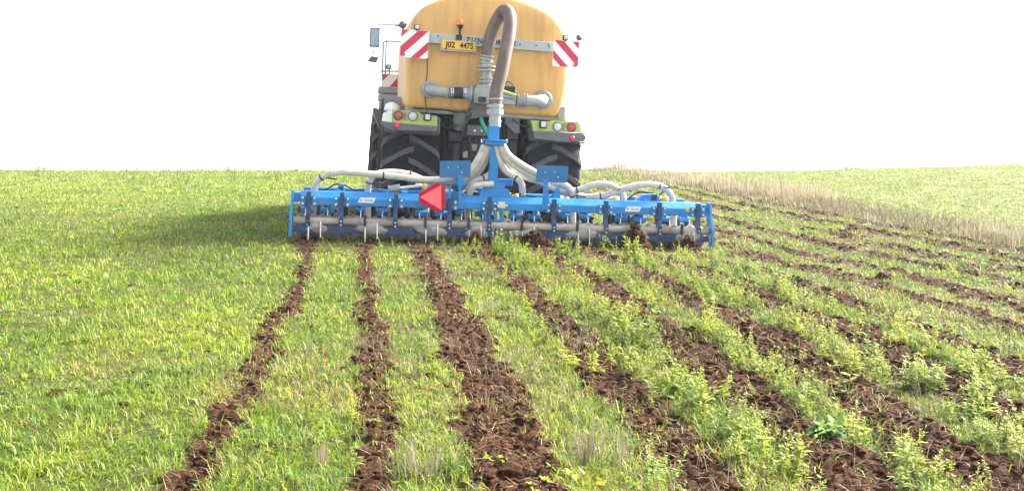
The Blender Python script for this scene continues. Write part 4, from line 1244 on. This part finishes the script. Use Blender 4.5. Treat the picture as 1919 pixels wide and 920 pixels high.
# ------------------------------------------------------------------ single plants, tufts and clods that stand out
def on_ground(px, py):
    Y = EYE * FPX / (py - CY); x = 0
    for _ in range(8):
        x = (px - CX) / FPX * Y
        Y = (EYE - gz(x, Y)) * FPX / (py - CY)
    return x, Y
def single(name, label, cat, group, px, py, fill, m, at=None):
    x, y = at if at else on_ground(px, py)
    g = Veg(); fill(g)
    o = g.build(name, m); o.location = (x, y, gz(x, y) - .01)
    return tag(o, label, cat, group)
def f_weed(h, w_, n, c, spread=.06):
    def f(g):
        c0 = np.array(c)
        for i in range(n):
            P = np.array([[rng.normal(0, spread), rng.normal(0, spread), 0]])
            s_ = h * rng.uniform(.65, 1.05)
            g.plants(MUST[int(rng.integers(7))], P, np.array([w_ * s_]), np.array([s_]), rng.uniform(0, 6.28, 1), (c0 * rng.uniform(.8, 1.2))[None], .12)
    return f
def f_rose(r_, n, c, spread=.03):
    def f(g):
        for i in range(n):
            P = np.array([[rng.normal(0, spread), rng.normal(0, spread), 0]])
            s_ = r_ * rng.uniform(.7, 1.1)
            g.plants(ROSE[int(rng.integers(5))], P, np.array([s_]), np.array([s_ * 1.1]), rng.uniform(0, 6.28, 1), (np.array(c) * rng.uniform(.8, 1.2))[None], .15)
    return f
def f_tuft(h, n, c, spread, lean, wd=.005):
    def f(g):
        P = np.stack([rng.normal(0, spread, n), rng.normal(0, spread, n), np.zeros(n)], -1)
        a = np.arctan2(P[:, 1], P[:, 0]) + rng.normal(0, .6, n)
        g.blades(P, h * rng.uniform(.5, 1.05, n), wd * rng.uniform(.7, 1.3, n), rng.uniform(0, 6.28, n), a, np.abs(rng.normal(lean, lean * .6, n)), np.array(c) * rng.uniform(.65, 1.25, n)[:, None])
    return f
GRY = (.27, .225, .165)
GT, GW, GC = 'dry grass tufts standing among the furrows', 'leafy weeds standing out in the field', 'large soil clods on the furrows'
single('dry_grass_tuft', 'tallest grey-beige dry grass tuft, beside the wide soil furrow near the bottom edge', 'grass tuft', GT, 1098, 868, f_tuft(.27, 60, GRY, .04, .25), M_STRAW)
single('dry_grass_tuft', 'thin dry stalks just right of the tallest dry tuft', 'grass tuft', GT, 1165, 880, f_tuft(.27, 24, GRY, .025, .12), M_STRAW)
single('dry_grass_tuft', 'pale dry tuft between the two narrow furrows at the bottom edge', 'grass tuft', GT, 785, 890, f_tuft(.24, 70, GRY, .075, .3), M_STRAW)
single('dry_grass_tuft', 'small stub of dry stalks in green grass right of the leftmost furrow', 'grass tuft', GT, 600, 875, f_tuft(.15, 26, (.33, .25, .17), .018, .1), M_STRAW)
single('dry_grass_tuft', 'low silvery dry tuft halfway up, beside the third furrow from the left', 'grass tuft', GT, 915, 585, f_tuft(.17, 46, GRY, .06, .45), M_STRAW)
single('green_grass_tuft', 'dark green spiky grass tussock on bare soil at the bottom, third furrow from left', 'grass tuft', None, 852, 888, f_tuft(.13, 110, (.085, .165, .03), .035, .95, .006), M_VEG)
single('yellow_weed', 'yellowed flattened weed lying on soil at the bottom edge', 'weed', None, 1090, 908, f_rose(.11, 4, (.42, .34, .03), .05), M_VEG)
single('leafy_weed', 'bushiest bright green weed, directly behind the middle of the cultivator', 'weed', GW, 945, 478, f_weed(.36, 1.0, 9, (.17, .27, .03), .10), M_VEG)
single('leafy_weed', 'two-stemmed weed in front of the roller, under the second hose from left', 'weed', GW, 722, 474, f_weed(.30, .9, 3, (.20, .27, .05), .05), M_VEG)
single('leafy_weed', 'upright weed in front of the roller, right of the cultivator middle', 'weed', GW, 1052, 482, f_weed(.27, 1.1, 6, (.15, .23, .03), .035), M_VEG)
single('leafy_weed', 'yellow-green weed clump in front of the roller, towards its right end', 'weed', GW, 1186, 486, f_weed(.30, 1.4, 14, (.28, .33, .04), .045), M_VEG)
single('leafy_weed', 'small leafy weed with broad pale leaves on the soil, just above the tallest dry tuft', 'weed', GW, 1098, 742, f_rose(.10, 4, (.22, .33, .03), .03), M_VEG)
single('leafy_weed', 'broad-leaved bluish green weed low on the right, beside a wide furrow', 'weed', GW, 1545, 800, f_rose(.12, 6, (.15, .27, .05), .045), M_VEG)
single('leafy_weed', 'dense yellow-green weed mound on the right between two furrows', 'weed', GW, 1712, 725, f_weed(.24, 1.4, 12, (.24, .32, .04), .05), M_VEG)
single('leafy_weed', 'tall slender flowering weed near the right edge of the field', 'weed', GW, 1830, 780, f_weed(.30, 1.1, 6, (.28, .35, .04), .03), M_VEG)
single('leafy_weed', 'leafy weed clump at the bottom edge, right of the dry tufts', 'weed', GW, 1215, 905, f_weed(.22, 1.0, 7, (.20, .30, .05), .08), M_VEG)
single('leafy_weed', 'bright green weed patch alone in the left grass field', 'weed', GW, 170, 528, f_rose(.16, 7, (.19, .27, .03), .13), M_VEG)
single('leafy_weed', 'dark little weed sticking up on the left skyline', 'weed', GW, 0, 0, f_weed(.42, .8, 3, (.07, .12, .03), .10), M_VEG, at=(-20.8, 44.5))
single('dry_bush', 'pale dry bush on the skyline just right of the tanker', 'bush', None, 0, 0, f_tuft(.62, 160, (.42, .34, .25), .25, .45, .03), M_STRAW, at=(5.1, 49.0))
single('dry_bush', 'low brown dead bush on the right skyline, on the far green field', 'bush', None, 0, 0, f_tuft(.30, 140, (.26, .20, .12), .45, .8, .04), M_STRAW, at=(18.4, 55.0))
def clod(label, px, py, r_, k, at=None):
    x, y = on_ground(px, py)
    V = LUMPS[k]; me = bpy.data.meshes.new('soil_clod')
    V = V * np.array([1.25, 1, .75]) * r_ * (1 + .35 * (hsh(IV[:, 0] * 9 + k, IV[:, 1] * 7 + IV[:, 2] * 5, k)[:, None] - .5))
    me.from_pydata([tuple(p) for p in V], [], [tuple(int(i) for i in f) for f in IF]); me.materials.append(M_CLOD)
    o = bpy.data.objects.new('soil_clod', me); COL.objects.link(o); o.location = (x, y, gz(x, y) + r_ * .25); o.rotation_euler = (0, 0, k * 1.3)
    tag(o, label, 'soil clod', GC)
clod('biggest dark soil clod standing up on a furrow right of the cultivator, in mid field', 1438, 560, .075, 1)
clod('dark upright soil clod far right in mid field, on the upper furrow', 1658, 522, .075, 2)
clod('round soil clod on the leftmost furrow, near its lower end', 420, 822, .05, 4)
clod('flat pale brown soil clod in the middle furrow at the bottom edge', 955, 890, .05, 5)
# earth and plant trash heaped against the implement by the tines
def heap(label, px, py, w_, h_):
    p = CF.M @ CF.L(px, py, -.24)
    n = 120; Vs, Fs, n0 = [], [], 0
    core = LUMPS[3] * np.array([w_ * 1.3, .09, h_ * .55]); Vs.append(core); Fs.append(IF); n0 = len(core)
    for i in range(n):
        V = LUMPS[i % 8] * rng.uniform(.010, .034); a = rng.uniform(0, 6.28); t = rng.random() ** .7
        q = V @ np.array([[math.cos(a), -math.sin(a), 0], [math.sin(a), math.cos(a), 0], [0, 0, 1.]])
        Vs.append(q + np.array([np.clip(rng.normal(0, w_ * (1.1 - t) * .6), -w_ * 1.2, w_ * 1.2), rng.normal(0, .05), t * h_])); Fs.append(IF + n0); n0 += len(V)
    V, F_ = np.concatenate(Vs), np.concatenate(Fs)
    g = Veg(); m = 80; z = rng.random(m)
    P = np.stack([np.clip(rng.normal(0, w_ * .3, m), -w_ * .6, w_ * .6) * (1.1 - z), rng.normal(-.02, .04, m), z * h_ * .8], -1)
    g.blades(P, rng.uniform(.05, .14, m), rng.uniform(.006, .012, m), rng.uniform(0, 6.28, m), rng.uniform(0, 6.28, m), rng.uniform(.3, 1.8, m), np.array([.25, .18, .09]) * rng.uniform(.5, 1.3, m)[:, None])
    o = big_mesh('soil_heap', V, F_.ravel(), np.arange(len(F_)) * 3, np.full(len(F_), 3), M_CLOD, None, smooth=True)
    gzv = gz(p.x, p.y); o.location = (p.x, p.y, gzv)
    t = g.build('plant_trash', M_STRAW); t.parent = o
    tag(o, label, 'soil heap', 'earth heaped up by the cultivator tines')
heap('tall heap of earth and plant trash at the second hose from the cultivator right end', 1192, 450, .16, .30)
heap('low wide earth heap just right of the middle of the cultivator', 1002, 450, .20, .16)
heap('dark earth heap at the right end of the cultivator roller', 1290, 455, .17, .17)
heap('small earth heap under the fourth hose from the left of the cultivator', 893, 450, .12, .15)
